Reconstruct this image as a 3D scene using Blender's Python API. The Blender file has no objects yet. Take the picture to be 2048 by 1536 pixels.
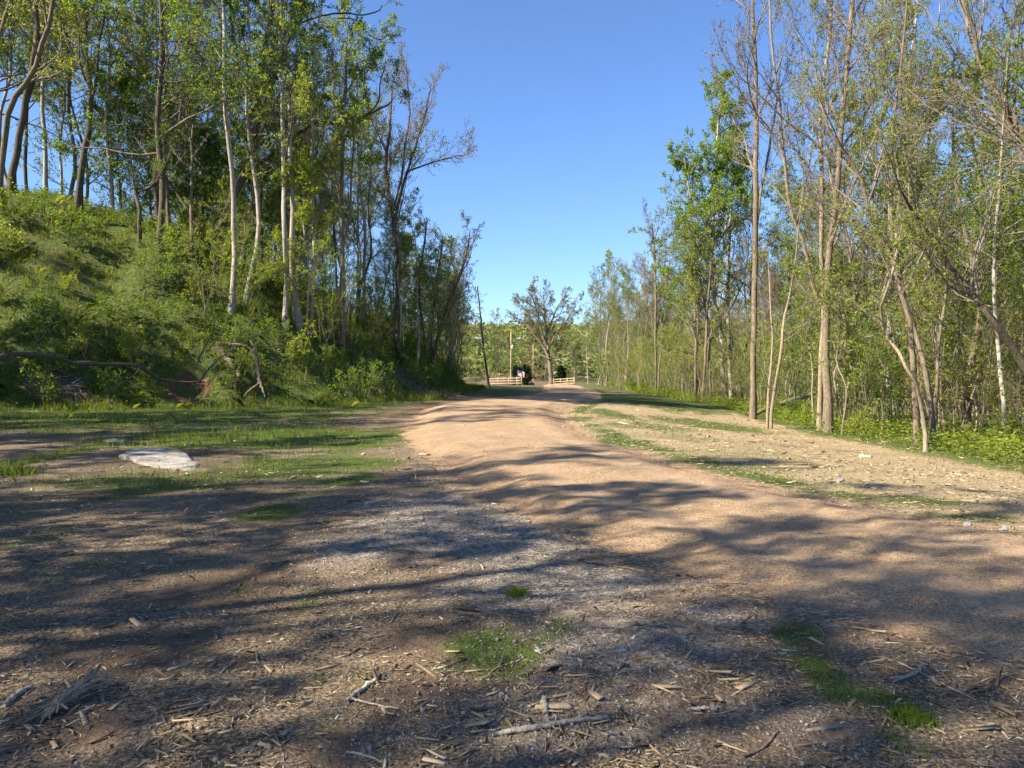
import bpy, math, numpy as np
from math import radians
C = bpy.context.scene.collection
scene = bpy.context.scene
# ------------------------------------------------------------------ camera, sky, sun, exposure
F, CX, HY, CAMH = 1547.0, 1024.0, 748.0, 1.6
cam = bpy.data.objects.new('camera', bpy.data.cameras.new('camera'))
C.objects.link(cam)
cam.data.sensor_width = 36.0
cam.data.lens = 36.0 * F / 2048.0
cam.data.clip_end = 3000.0
cam.location = (0, 0, CAMH)
cam.rotation_euler = (radians(90 - 0.74), 0, 0)
scene.camera = cam

SUN_EL, SUN_AZ = 41.0, 25.0          # elevation; degrees behind the exact left
sd = np.array([-math.cos(radians(SUN_EL)) * math.cos(radians(SUN_AZ)),
               -math.cos(radians(SUN_EL)) * math.sin(radians(SUN_AZ)), math.sin(radians(SUN_EL))])
world = bpy.data.worlds.new('World'); scene.world = world; world.use_nodes = True
wn = world.node_tree
sky = wn.nodes.new('ShaderNodeTexSky'); sky.sky_type = 'NISHITA'; sky.sun_disc = False
sky.sun_elevation = radians(SUN_EL); sky.sun_rotation = math.atan2(sd[0], sd[1])
sky.altitude = 200; sky.air_density = 1.0; sky.dust_density = 0.3; sky.ozone_density = 2.2
bg = wn.nodes['Background']; bg.inputs[1].default_value = 0.082
tn = wn.nodes.new('ShaderNodeMix'); tn.data_type = 'RGBA'; tn.blend_type = 'MULTIPLY'; tn.inputs[0].default_value = 1.0
tn.inputs[7].default_value = (.58, .72, .95, 1)      # deep clear spring blue over the whole dome
wn.links.new(sky.outputs[0], tn.inputs[6]); wn.links.new(tn.outputs[2], bg.inputs[0])
sun = bpy.data.objects.new('sun', bpy.data.lights.new('sun', 'SUN')); C.objects.link(sun)
sun.data.energy = 4.8; sun.data.angle = radians(0.53); sun.data.color = (1.0, 0.90, 0.73)
from mathutils import Vector
sun.rotation_euler = Vector(sd).to_track_quat('Z', 'Y').to_euler()
sun.location = (-30, -10, 40)
scene.view_settings.view_transform = 'Standard'; scene.view_settings.look = 'None'
scene.view_settings.exposure = 1.6; scene.view_settings.gamma = 1.0
scene.view_settings.use_curve_mapping = False
scene.render.engine = 'CYCLES'
cy = scene.cycles
cy.max_bounces = 4; cy.diffuse_bounces = 2; cy.glossy_bounces = 1; cy.transmission_bounces = 3
cy.transparent_max_bounces = 4; cy.use_denoising = True; cy.sample_clamp_indirect = 4.0
cy.use_adaptive_sampling = True; cy.adaptive_threshold = 0.02; cy.adaptive_min_samples = 24

# ------------------------------------------------------------------ helpers
def tag(o, label=None, cat=None, group=None, kind=None):
    if label: o['label'] = label
    if cat: o['category'] = cat
    if group: o['group'] = group
    if kind: o['kind'] = kind
    return o
def mesh_np(name, V, Fc, mat=None, smooth=False, attrs=None):
    """V (n,3); Fc list of index arrays (m,3)/(m,4) -> mesh"""
    if not isinstance(Fc, list): Fc = [Fc]
    Fc = [f for f in Fc if len(f)]
    me = bpy.data.meshes.new(name)
    V = np.ascontiguousarray(V, dtype=np.float32)
    me.vertices.add(len(V)); me.vertices.foreach_set('co', V.ravel())
    idx = np.concatenate([f.ravel() for f in Fc]).astype(np.int32)
    cnt = np.concatenate([np.full(len(f), f.shape[1], dtype=np.int32) for f in Fc])
    st = np.concatenate([[0], np.cumsum(cnt)[:-1]]).astype(np.int32)
    me.loops.add(len(idx)); me.loops.foreach_set('vertex_index', idx)
    me.polygons.add(len(cnt)); me.polygons.foreach_set('loop_start', st)
    me.polygons.foreach_set('loop_total', cnt)
    if smooth: me.polygons.foreach_set('use_smooth', np.ones(len(cnt), dtype=bool))
    if attrs:
        for k, (dom, a) in attrs.items():
            at = me.attributes.new(k, 'FLOAT', dom)
            at.data.foreach_set('value', np.ascontiguousarray(a, dtype=np.float32))
    me.update(calc_edges=True)
    if mat: me.materials.append(mat)
    return me
def link(name, me, parent=None, loc=None, rz=0, sc=1.0):
    o = bpy.data.objects.new(name, me); C.objects.link(o)
    if parent: o.parent = parent
    if loc is not None: o.location = loc
    o.rotation_euler = (0, 0, rz)
    if sc != 1.0: o.scale = (sc, sc, sc)
    return o
def empty(name, loc, rz=0, sc=1.0):
    o = link(name, None, None, loc, rz, sc); o.empty_display_size = 0.2
    return o
def nrm(v): return v / np.maximum(np.linalg.norm(v, axis=-1, keepdims=True), 1e-9)
def sstep(x, a, b):
    t = np.clip((np.asarray(x, float) - a) / (b - a), 0, 1); return t * t * (3 - 2 * t)
def vnoise(x, y, seed=0):
    x = np.asarray(x, float); y = np.asarray(y, float)
    xi = np.floor(x).astype(np.int64); yi = np.floor(y).astype(np.int64)
    fx = x - xi; fy = y - yi; fx = fx*fx*(3-2*fx); fy = fy*fy*(3-2*fy)
    def h(a, b):
        n = (a * 374761393 + b * 668265263 + seed * 1442695041) & 0xffffffff
        n = ((n ^ (n >> 13)) * 1274126177) & 0xffffffff
        return ((n ^ (n >> 16)) & 0xffffffff) / 4294967295.0
    return (h(xi, yi)*(1-fx) + h(xi+1, yi)*fx)*(1-fy) + (h(xi, yi+1)*(1-fx) + h(xi+1, yi+1)*fx)*fy
def fbm(x, y, seed=0, o=4):
    s = 0; a = 0.5
    for i in range(o):
        s = s + a * (vnoise(x*2**i, y*2**i, seed+i) - 0.5) * 2; a *= 0.5
    return s

# ------------------------------------------------------------------ terrain
TOE = np.array([(-90,14),(-40,23),(-20,27.5),(-12,30.5),(-7.8,33),(-5.0,39),(-4.2,52),(-3.8,65),(-4.5,80),(-9,110),(-16,160)], float)
TOEH = np.array([11,11,10.6,9.6,8.0,6.0,4.5,3.4,2.2,1.2,0.8])
def toe(x, y):
    """signed distance to the foot of the left bank (positive on the bank) and bank height there"""
    x = np.asarray(x, float); y = np.asarray(y, float)
    best = np.full(x.shape, 1e9); sg = np.zeros(x.shape); hh = np.zeros(x.shape)
    for i in range(len(TOE)-1):
        a = TOE[i]; b = TOE[i+1]; ab = b - a
        t = np.clip(((x-a[0])*ab[0] + (y-a[1])*ab[1]) / (ab@ab), 0, 1)
        dx = x - a[0] - t*ab[0]; dy = y - a[1] - t*ab[1]
        d = np.hypot(dx, dy); cr = ab[0]*dy - ab[1]*dx
        m = d < best
        best = np.where(m, d, best); sg = np.where(m, np.sign(cr), sg)
        hh = np.where(m, TOEH[i]*(1-t) + TOEH[i+1]*t, hh)
    return best*sg, hh
# path edges, pairs (left, right)
PL = np.array([(7.5,-1.5),(4.6,1.8),(2.8,4.25),(1.9,5.5),(1.28,6.5),(.54,7.9),(-.1,9.6),(-.6,11.2),(-1.62,14.4),(-2.5,18),(-3.1,21),(-3.6,26),(-3.4,32),(-2.3,38),(-.7,46),(2.1,60),(3.2,75),(4.4,103),(5,128)], float)
PR = np.array([(11,2),(8.2,4.2),(6.2,6.2),(5.0,7.6),(4.4,8.8),(3.9,10.4),(3.05,12.6),(2.63,15.3),(2.13,18.75),(1.9,22),(1.85,25),(1.95,29),(2.4,34),(3.4,40),(5.4,47.6),(7.0,60),(8,75),(9,103),(9.3,128)], float)
def xright(y): return np.interp(y, PR[:,1], PR[:,0])
def xleft(y): return np.interp(y, PL[:,1], PL[:,0])
EDGE = np.array([(13.5,-10),(13,8),(12.3,18),(12,29),(13.2,42),(13.6,50),(11.0,67),(11.2,100),(13,140),(30,170)], float)
def xedge(y): return np.interp(y, EDGE[:,1], EDGE[:,0])
def terrain(x, y):
    x = np.asarray(x, float); y = np.asarray(y, float)
    d, H = toe(x, y)
    W = np.maximum(H*1.45, 3.0)
    s = np.clip(d/W, 0, 1)
    prof = np.where(s < 1, np.sin(s*math.pi/2)**1.15, 1.0)
    bank = H*prof + 0.3*sstep(d, -9, 0)
    onb = sstep(d, -0.5, 2.5)
    bank = bank + onb*(0.85*fbm(x/2.6, y/2.6, 5, 5) + 0.4*fbm(x/9, y/9, 9, 2)) * np.clip(H/6, .3, 1)
    bank = bank - 0.75*np.exp(-(((x+13.1)/.62)**2 + ((y-31.6)/.7)**2)**1.5)   # the clay hollow
    dr = x - xright(y)
    fade = 1 - 0.75*sstep(y, 45, 85)
    right = -0.62*sstep(dr, 0.6, 9.5)*fade - 0.8*sstep(x - xedge(y), 0, 18)*fade
    far = -0.7*sstep(y, 106, 150)
    hill = 21.5*sstep(y, 240, 430) + 6*fbm(x/55, y/70, 21, 3)*sstep(y, 220, 380)
    n = 0.05*fbm(x/2.3, y/2.3, 1, 3) + 0.02*fbm(x/0.6, y/0.6, 2, 2)
    return bank + right + far + hill + n
def pix(px, py, Y):
    """the place seen at pixel (px,py) of the photograph when it stands Y metres away"""
    return np.array([(px-CX)/F*Y, Y, CAMH - (py-HY)/F*Y])
_ys = np.concatenate([np.arange(2, 30, .02), np.arange(30, 120, .08), np.arange(120, 500, .5)])
def ground(px, py):
    x = (px-CX)/F*_ys; z = CAMH - (py-HY)/F*_ys
    hit = np.where(z <= terrain(x, _ys))[0]
    Y = _ys[hit[0]] if len(hit) else 45.0
    p = np.array([(px-CX)/F*Y, Y]); return np.array([p[0], p[1], float(terrain(p[0], p[1]))])
def flat(px, py):
    Y = CAMH*F/max(py-HY, 8.0); return (px-CX)/F*Y, Y

def blobs(x, y, L, seed, wob=0.5):
    """soft patches given as (px, py, rx, ry, strength) on the flat"""
    out = np.zeros(np.shape(x))
    n = fbm(x/0.55, y/0.55, seed, 4)
    for px, py, rx, ry, s in L:
        X, Y = flat(px, py); X2 = rx/F*Y
        Ya = flat(px, py-ry)[1]; Yb = flat(px, py+ry)[1]; ryw = max((Ya-Yb)/2, .05)
        Y = (Ya+Yb)/2
        q = np.sqrt(((x-X)/X2)**2 + ((y-Y)/ryw)**2)
        out = np.maximum(out, s*sstep(1.45 - q + wob*n, 0.0, 1.1))
    return out
GRASS = [(980,1310,110,55,.9),(1100,1265,45,40,.9),(1600,1275,60,40,1),(1640,1345,60,50,1),(1730,1395,100,35,.9),(1830,1440,28,18,1),
 (620,1200,50,28,.7),(480,1190,60,40,.45),(530,1030,60,25,.9),(560,990,150,18,.5),(1035,1188,16,8,1),(1820,1500,60,25,.8),
 (60,1080,70,40,.5),(150,1140,60,50,.45),(280,980,90,25,.8),(10,930,45,40,1),(430,1120,60,30,.3),(700,1370,120,40,.35),(640,1450,60,30,.5),
 (250,842,480,26,1),(620,826,210,18,1),(500,878,330,26,.95),(720,885,100,32,.9),(620,935,190,30,.9),(700,960,80,18,.8),(300,965,260,26,.65),(120,1000,160,40,.4),
 (1250,885,75,14,.9),(1330,802,150,12,1),(1230,830,60,14,.8),(1420,832,160,12,.8),(1300,850,120,12,.7),(1450,905,220,14,.5),(1700,930,260,16,.4),(1400,870,160,12,.5),(1520,935,110,10,.6),(1660,962,90,10,.5),
 (1830,1000,120,16,.8),(1950,1035,120,14,.8),(1700,985,60,10,.8),(1560,880,200,8,.3),(1000,792,70,9,1),(950,785,80,8,1),(1210,795,40,10,.9)]
GREY = [(700,1100,110,40,1),(860,1050,190,75,1),(1000,1090,220,90,1),(1120,1180,270,75,1),(1230,1300,280,90,.8),(1100,1450,380,70,.55),(1165,842,30,12,1),(1230,868,90,12,.9),(1300,895,90,9,.5),(1600,1450,260,70,.35),(1430,1240,120,50,.9),(1650,960,160,16,.35)]
SOIL = [(470,1180,150,60,1),(280,1300,170,50,1),(130,1470,200,60,.8),(850,1290,150,55,1),(850,1400,160,50,1),(1250,1400,130,30,.5),(1650,1470,160,50,.7),(1500,1330,100,40,.5)]
def m_grass(x, y):
    b = blobs(x, y, GRASS, 31, .55)
    dr = x - xright(y); dl = xleft(y) - x
    far = sstep(y, 40, 55)*0.8*(0.75 + 0.5*fbm(x/4, y/2.5, 77, 3))*((dr > .2) | (dl > .2))
    edge = sstep(x - xedge(y), -2.2, -.2)*0.85
    bank = sstep(toe(x, y)[0], -3.5, -0.5)*(.85 + .45*fbm(x/2.5, y/2.5, 79, 3))
    strip = .95*np.exp(-((dr-.6)/.6)**2)*np.clip(.8 + 1.2*fbm(x/.9, y/.9, 81, 3), 0, 1)*sstep(y, 7.5, 10)*(dr > .05)
    return np.clip(np.maximum.reduce([b, far, edge, bank, strip]), 0, 1)
def m_grey(x, y): return blobs(x, y, GREY, 47, .5)
def m_soil(x, y): return blobs(x, y, SOIL, 59, .5)
def m_straw(x, y):
    dr = x - xright(y)
    s = sstep(dr, -.6, .3)*(1-sstep(y, 42, 60))*sstep(y, 4, 8)
    return s*(0.75 + 0.5*fbm(x/1.5, y/1.5, 63, 3))
def onpath(x, y):
    # distance across the path: <0 inside
    c = (PL+PR)/2; best = np.full(np.shape(x), 1e9)
    for i in range(len(c)-1):
        a, b = c[i], c[i+1]; ab = b-a
        t = np.clip(((x-a[0])*ab[0]+(y-a[1])*ab[1])/(ab@ab), 0, 1)
        w = np.hypot(*(PR[i]-PL[i]))/2*(1-t) + np.hypot(*(PR[i+1]-PL[i+1]))/2*t
        # half width measured along the pairing line, made perpendicular
        pd = nrm((PR[i]-PL[i])[None])[0]; tn = ab/np.hypot(*ab)
        w = w*abs(pd[0]*tn[1]-pd[1]*tn[0])
        best = np.minimum(best, np.hypot(x-a[0]-t*ab[0], y-a[1]-t*ab[1]) - w)
    return best
def m_mulch(x, y):
    g = np.maximum.reduce([m_grey(x, y)*.75, m_soil(x, y)*.55, m_grass(x, y)*.6])
    left = 1 - sstep(x - xright(y), 0, .5)
    return np.clip(left*(1-g)*(1-sstep(y, 24, 34))*(onpath(x, y) > .05)*(0.75+0.6*fbm(x/.8, y/.8, 91, 3)), 0, 1)

# ------------------------------------------------------------------ materials
def newmat(name):
    m = bpy.data.materials.new(name); m.use_nodes = True
    nt = m.node_tree; b = nt.nodes['Principled BSDF']
    return m, nt, b
def N(nt, t, **kw):
    n = nt.nodes.new(t)
    for k, v in kw.items(): setattr(n, k, v)
    return n
def noise(nt, scale, detail=4, rough=.6, vec=None, dist=0):
    n = N(nt, 'ShaderNodeTexNoise'); n.inputs['Scale'].default_value = scale
    n.inputs['Detail'].default_value = detail; n.inputs['Roughness'].default_value = rough
    n.inputs['Distortion'].default_value = dist
    if vec is not None: nt.links.new(vec, n.inputs['Vector'])
    return n.outputs['Fac']
def ramp(nt, fac, stops):
    r = N(nt, 'ShaderNodeValToRGB'); e = r.color_ramp.elements
    while len(e) < len(stops): e.new(0.5)
    for el, (p, c) in zip(e, stops):
        el.position = p; el.color = (c[0], c[1], c[2], 1) if not isinstance(c, (int, float)) else (c, c, c, 1)
    nt.links.new(fac, r.inputs[0]); return r.outputs[0]
def mixc(nt, fac, a, b, mode='MIX'):
    m = N(nt, 'ShaderNodeMix', data_type='RGBA', blend_type=mode)
    if isinstance(fac, (int, float)): m.inputs[0].default_value = fac
    else: nt.links.new(fac, m.inputs[0])
    for s, v in ((6, a), (7, b)):
        if isinstance(v, tuple): m.inputs[s].default_value = (*v, 1)
        else: nt.links.new(v, m.inputs[s])
    return m.outputs[2]
def math_(nt, op, a, b=None, c=None):
    m = N(nt, 'ShaderNodeMath', operation=op)
    for i, v in enumerate((a, b, c)):
        if v is None: continue
        if isinstance(v, (int, float)): m.inputs[i].default_value = v
        else: nt.links.new(v, m.inputs[i])
    return m.outputs[0]
def attr(nt, name):
    a = N(nt, 'ShaderNodeAttribute', attribute_name=name); return a.outputs['Fac']
def bump(nt, b, h, dist, strength=1.0, chain=None):
    n = N(nt, 'ShaderNodeBump'); n.inputs['Strength'].default_value = strength
    n.inputs['Distance'].default_value = dist; nt.links.new(h, n.inputs['Height'])
    if chain: nt.links.new(chain, n.inputs['Normal'])
    if b: nt.links.new(n.outputs[0], b.inputs['Normal'])
    return n.outputs[0]
def pos(nt): return N(nt, 'ShaderNodeNewGeometry').outputs['Position']
def objco(nt): return N(nt, 'ShaderNodeTexCoord').outputs['Object']

def ground_mat():
    m, nt, b = newmat('ground_soil')
    p = pos(nt)
    big = noise(nt, 0.9, 5, .6, p); mid = noise(nt, 6, 6, .7, p); fine = noise(nt, 45, 4, .7, p)
    vor = N(nt, 'ShaderNodeTexVoronoi'); vor.inputs['Scale'].default_value = 38; nt.links.new(p, vor.inputs['Vector'])
    vc = N(nt, 'ShaderNodeSeparateColor'); nt.links.new(vor.outputs['Color'], vc.inputs[0])
    soil = ramp(nt, mid, [(.3, (.08,.052,.033)), (.5, (.15,.10,.065)), (.7, (.24,.17,.11))])
    clay = ramp(nt, mid, [(.3, (.085,.057,.038)), (.55, (.15,.105,.07)), (.75, (.22,.16,.11))])
    mulch = ramp(nt, fine, [(.3, (.05,.036,.023)), (.47, (.13,.095,.062)), (.6, (.29,.225,.15)), (.75, (.46,.38,.26))])
    grey = ramp(nt, vc.outputs[0], [(.0, (.10,.085,.065)), (.4, (.195,.165,.13)), (.8, (.295,.255,.205)), (1, (.43,.38,.315))])
    straw = ramp(nt, fine, [(.3, (.15,.108,.06)), (.48, (.31,.235,.135)), (.65, (.44,.345,.21)), (.8, (.52,.43,.28))])
    grass = ramp(nt, math_(nt, 'MULTIPLY_ADD', math_(nt, 'SUBTRACT', mid, .5), 1.2, fine), [(.25, (.028,.03,.012)), (.45, (.06,.08,.02)), (.6, (.085,.115,.026)), (.75, (.13,.16,.04))])
    def k(name, amt=.5):
        a = attr(nt, name)
        return math_(nt, 'MULTIPLY_ADD', math_(nt, 'SUBTRACT', mid, .5), amt*1.6, a)
    def thr(v, lo, hi):
        r = N(nt, 'ShaderNodeMapRange', interpolation_type='SMOOTHSTEP'); nt.links.new(v, r.inputs[0])
        r.inputs[1].default_value = lo; r.inputs[2].default_value = hi; return r.outputs[0]
    c = mixc(nt, thr(k('m_mulch'), .25, .6), soil, mulch)
    c = mixc(nt, thr(k('m_soil'), .35, .75), c, clay)
    c = mixc(nt, thr(k('m_grey', 1.1), .2, 1.05), c, grey)
    c = mixc(nt, thr(k('m_straw'), .3, .7), c, straw)
    spill = ramp(nt, vc.outputs[0], [(0, (.13,.08,.045)), (.4, (.25,.165,.095)), (.8, (.36,.26,.165)), (1, (.48,.37,.26))])
    c = mixc(nt, thr(k('m_spill', 1.6), .3, .9), c, spill)
    c = mixc(nt, thr(k('m_grass', .8), .3, .85), c, grass)
    c = mixc(nt, .35, c, ramp(nt, big, [(.3, .35), (.7, .65)]), 'OVERLAY')
    nt.links.new(c, b.inputs['Base Color']); b.inputs['Roughness'].default_value = .95
    b.inputs['Specular IOR Level'].default_value = .15
    n1 = bump(nt, None, mid, .06, .8)
    n2 = bump(nt, None, fine, .02, .9, n1)
    bump(nt, b, vor.outputs['Distance'], .012, .6, n2)
    return m
def path_mat():
    m, nt, b = newmat('tan_gravel')
    p = pos(nt)
    vor = N(nt, 'ShaderNodeTexVoronoi'); vor.inputs['Scale'].default_value = 85; nt.links.new(p, vor.inputs['Vector'])
    vc = N(nt, 'ShaderNodeSeparateColor'); nt.links.new(vor.outputs['Color'], vc.inputs[0])
    big = noise(nt, 1.1, 5, .65, p); mid = noise(nt, 9, 5, .7, p); fine = noise(nt, 80, 3, .7, p)
    col = ramp(nt, vc.outputs[0], [(0, (.18,.11,.058)), (.35, (.335,.225,.13)), (.75, (.42,.295,.178)), (1, (.52,.40,.27))])
    col = mixc(nt, .55, col, ramp(nt, mid, [(.3, .36), (.7, .62)]), 'OVERLAY')
    col = mixc(nt, .6, col, ramp(nt, big, [(.3, .36), (.7, .62)]), 'OVERLAY')
    col = mixc(nt, math_(nt, 'MULTIPLY', attr(nt, 'm_rut'), .5), col, (.40,.30,.205))
    damp = ramp(nt, noise(nt, 2.6, 6, .75, p, 1.2), [(.56, 0.0), (.68, .5)])
    col = mixc(nt, damp, col, (.19,.118,.068))
    e = math_(nt, 'MULTIPLY_ADD', math_(nt, 'SUBTRACT', mid, .5), 1.5, attr(nt, 'm_edge'))
    r = N(nt, 'ShaderNodeMapRange', interpolation_type='SMOOTHSTEP'); nt.links.new(e, r.inputs[0])
    r.inputs[1].default_value = .45; r.inputs[2].default_value = 1.3
    rust = ramp(nt, fine, [(.3, (.14,.075,.035)), (.55, (.28,.165,.085)), (.75, (.42,.28,.165))])
    col = mixc(nt, r.outputs[0], col, rust)
    nt.links.new(col, b.inputs['Base Color']); b.inputs['Roughness'].default_value = .95
    b.inputs['Specular IOR Level'].default_value = .15
    n1 = bump(nt, None, mid, .05, .6); n2 = bump(nt, None, fine, .012, .7, n1)
    bump(nt, b, vor.outputs['Distance'], .014, .8, n2)
    return m
def tint_mat(name, stops, rough=.85, trans=0.0, tcol=None, rnd=0.0, nscale=None):
    """colour picked per face by the 'tint' attribute; trans adds leaf translucency"""
    m, nt, b = newmat(name)
    f = attr(nt, 'tint')
    if nscale:
        f = math_(nt, 'MULTIPLY_ADD', math_(nt, 'SUBTRACT', noise(nt, nscale, 3, .6, pos(nt)), .5), .6, f)
    if rnd:
        oi = N(nt, 'ShaderNodeObjectInfo').outputs['Random']
        f = math_(nt, 'MULTIPLY_ADD', math_(nt, 'SUBTRACT', oi, .5), rnd, f)
    c = ramp(nt, f, stops)
    nt.links.new(c, b.inputs['Base Color']); b.inputs['Roughness'].default_value = rough
    b.inputs['Specular IOR Level'].default_value = .2
    if trans:
        t = N(nt, 'ShaderNodeBsdfTranslucent'); mx = N(nt, 'ShaderNodeMixShader'); mx.inputs[0].default_value = trans
        tc = mixc(nt, 1.0, c, tcol or (1.5, 1.45, .55), 'MULTIPLY')
        nt.links.new(tc, t.inputs['Color'])
        nt.links.new(b.outputs[0], mx.inputs[1]); nt.links.new(t.outputs[0], mx.inputs[2])
        nt.links.new(mx.outputs[0], nt.nodes['Material Output'].inputs['Surface'])
    return m
def bark_mat(name, a, b_, c_, moss=0.0):
    m, nt, b = newmat(name)
    tc = objco(nt)
    mp = N(nt, 'ShaderNodeMapping'); mp.inputs['Scale'].default_value = (1, 1, .16); nt.links.new(tc, mp.inputs[0])
    n1 = noise(nt, 22, 5, .7, mp.outputs[0]); n2 = noise(nt, 2.2, 4, .6, tc)
    col = ramp(nt, n1, [(.32, a), (.52, b_), (.72, c_)])
    col = mixc(nt, .6, col, ramp(nt, n2, [(.3, .32), (.7, .68)]), 'OVERLAY')
    if moss:
        f = ramp(nt, n2, [(.48, 0.0), (.62, moss)])
        col = mixc(nt, f, col, (.075,.085,.03))
    nt.links.new(col, b.inputs['Base Color']); b.inputs['Roughness'].default_value = .95
    b.inputs['Specular IOR Level'].default_value = .1
    bump(nt, b, n1, .03, .8)
    return m
M = {}
M['ground'] = ground_mat(); M['path'] = path_mat()
M['bark_pale'] = bark_mat('bark_pale', (.19,.165,.135), (.36,.32,.265), (.50,.455,.39), .3)
M['bark_dark'] = bark_mat('bark_dark', (.055,.043,.033), (.12,.095,.075), (.20,.165,.13), .5)
M['bark_brown'] = bark_mat('bark_brown', (.095,.07,.052), (.20,.155,.115), (.31,.25,.19), .35)
M['bark_tan'] = bark_mat('bark_tan', (.16,.125,.085), (.29,.23,.165), (.40,.33,.25), .2)
M['dead'] = bark_mat('dead_wood', (.20,.165,.125), (.38,.33,.26), (.55,.49,.41))
M['twig'] = bark_mat('twig_bark', (.105,.086,.07), (.20,.168,.138), (.31,.265,.225))
M['leaf_green'] = tint_mat('leaf_green', [(0,(.05,.105,.014)),(.5,(.125,.215,.026)),(1,(.24,.31,.045))], .6, .45, rnd=.5)
M['leaf_lime'] = tint_mat('leaf_lime', [(0,(.10,.15,.02)),(.5,(.22,.28,.04)),(1,(.36,.39,.075))], .6, .5, rnd=.5)
M['leaf_dark'] = tint_mat('leaf_dark', [(0,(.03,.07,.012)),(.5,(.075,.145,.02)),(1,(.15,.22,.032))], .55, .4, rnd=.4)
M['leaf_olive'] = tint_mat('leaf_olive', [(0,(.10,.105,.03)),(.5,(.19,.185,.05)),(1,(.29,.26,.08))], .7, .4, rnd=.5)
M['leaf_bud'] = tint_mat('leaf_bud', [(0,(.12,.085,.04)),(.5,(.2,.15,.07)),(1,(.22,.22,.07))], .8, .3, rnd=.4)
M['cedar'] = tint_mat('cedar_needles', [(0,(.006,.014,.006)),(1,(.022,.04,.015))], .7, .1)
M['blade'] = tint_mat('grass_blade', [(0,(.055,.105,.015)),(.5,(.13,.205,.028)),(1,(.25,.29,.055))], .6, .4)
M['bankgrass'] = tint_mat('bank_grass', [(0,(.06,.09,.014)),(.5,(.15,.185,.028)),(1,(.28,.29,.06))], .6, .4)
M['chip'] = tint_mat('wood_chip', [(0,(.07,.048,.03)),(.35,(.19,.14,.09)),(.7,(.38,.30,.20)),(1,(.60,.51,.37))], .9, rnd=.0, nscale=120)
M['stone'] = tint_mat('grey_stone', [(0,(.11,.10,.095)),(.5,(.24,.225,.21)),(1,(.45,.43,.40))], .9)
M['pstone'] = tint_mat('tan_stone', [(0,(.22,.125,.06)),(.5,(.42,.29,.175)),(1,(.60,.48,.34))], .9)
M['straw'] = tint_mat('dry_straw', [(0,(.16,.11,.06)),(.5,(.36,.28,.16)),(1,(.56,.46,.30))], .9)

# ------------------------------------------------------------------ ground and path
def axis(lo, hi, dense_lo, dense_hi, step, grow_):
    a = list(np.arange(dense_lo, dense_hi+1e-6, step)); s = step
    while a[-1] < hi: s *= grow_; a.append(a[-1]+s)
    s = step; l = [a[0]]
    while l[-1] > lo: s *= grow_; l.append(l[-1]-s)
    return np.array(l[1:][::-1] + a)
gx = axis(-900, 900, -10, 10, .22, 1.055); gy = axis(-200, 1500, 2.5, 15, .22, 1.03)
XX, YY = np.meshgrid(gx, gy); ZZ = terrain(XX, YY)
ins = onpath(XX, YY); ZZ = ZZ - 0.05*sstep(-ins, .1, .5)
nx, ny = len(gx), len(gy)
I = np.arange(nx*ny).reshape(ny, nx)
Q = np.stack([I[:-1,:-1], I[:-1,1:], I[1:,1:], I[1:,:-1]], -1).reshape(-1, 4)
xf, yf = XX.ravel(), YY.ravel()
me = mesh_np('ground', np.stack([xf, yf, ZZ.ravel()], 1), Q, M['ground'], True,
  {'m_grass': ('POINT', m_grass(xf, yf)), 'm_grey': ('POINT', m_grey(xf, yf)), 'm_soil': ('POINT', m_soil(xf, yf)),
   'm_straw': ('POINT', m_straw(xf, yf)), 'm_spill': ('POINT', np.exp(-np.clip(ins.ravel(), 0, 9)/np.where(xf < xleft(yf)+1.0, .35, .12))), 'm_mulch': ('POINT', m_mulch(xf, yf))})
tag(link('ground', me), kind='structure')
def catmull(P, n):
    m = len(P); t = np.linspace(0, m-1-1e-6, n); i = t.astype(int); f = (t-i)[:, None]
    p0 = P[np.clip(i-1, 0, m-1)]; p1 = P[i]; p2 = P[np.clip(i+1, 0, m-1)]; p3 = P[np.clip(i+2, 0, m-1)]
    return .5*((2*p1) + (-p0+p2)*f + (2*p0-5*p1+4*p2-p3)*f**2 + (-p0+3*p1-3*p2+p3)*f**3)
ns, na = 520, 41
Lc, Rc = catmull(PL, ns), catmull(PR, ns)
u = np.linspace(0, 1, na)
cl = np.linspace(0, 1, ns)
wl = .085*fbm(np.arange(ns)/5., np.zeros(ns), 3, 3) + .02*fbm(np.arange(ns)/1., np.zeros(ns), 4, 2)
wr = .05*fbm(np.arange(ns)/4., np.ones(ns)*9, 6, 3) + .02*fbm(np.arange(ns)/1., np.zeros(ns), 8, 2)
A = Lc + (Lc-Rc)*wl[:, None]; B = Rc + (Rc-Lc)*wr[:, None]
PXY = A[:, None]*(1-u)[None, :, None] + B[:, None]*u[None, :, None]
px_, py_ = PXY[..., 0], PXY[..., 1]
uu = np.broadcast_to(u, px_.shape)
edge = np.minimum(uu, 1-uu)*2
raise_ = .11 + .13*np.exp(-((py_-31)/7)**2) + .05*np.exp(-((py_-78)/12)**2) - .06*sstep(-py_, -14, -6)
pz = terrain(px_, py_) + raise_*sstep(edge, 0, .42) - .02*(1-sstep(edge, 0, .06)) \
    + .03*fbm(px_/.45, py_/.45, 14, 5)*sstep(edge, 0, .15) + .012*sstep(edge, .2, .6) - .02*np.exp(-((uu-.3)/.07)**2) - .02*np.exp(-((uu-.72)/.07)**2)
I = np.arange(ns*na).reshape(ns, na)
Q = np.stack([I[:-1,:-1], I[:-1,1:], I[1:,1:], I[1:,:-1]], -1).reshape(-1, 4)
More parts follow.
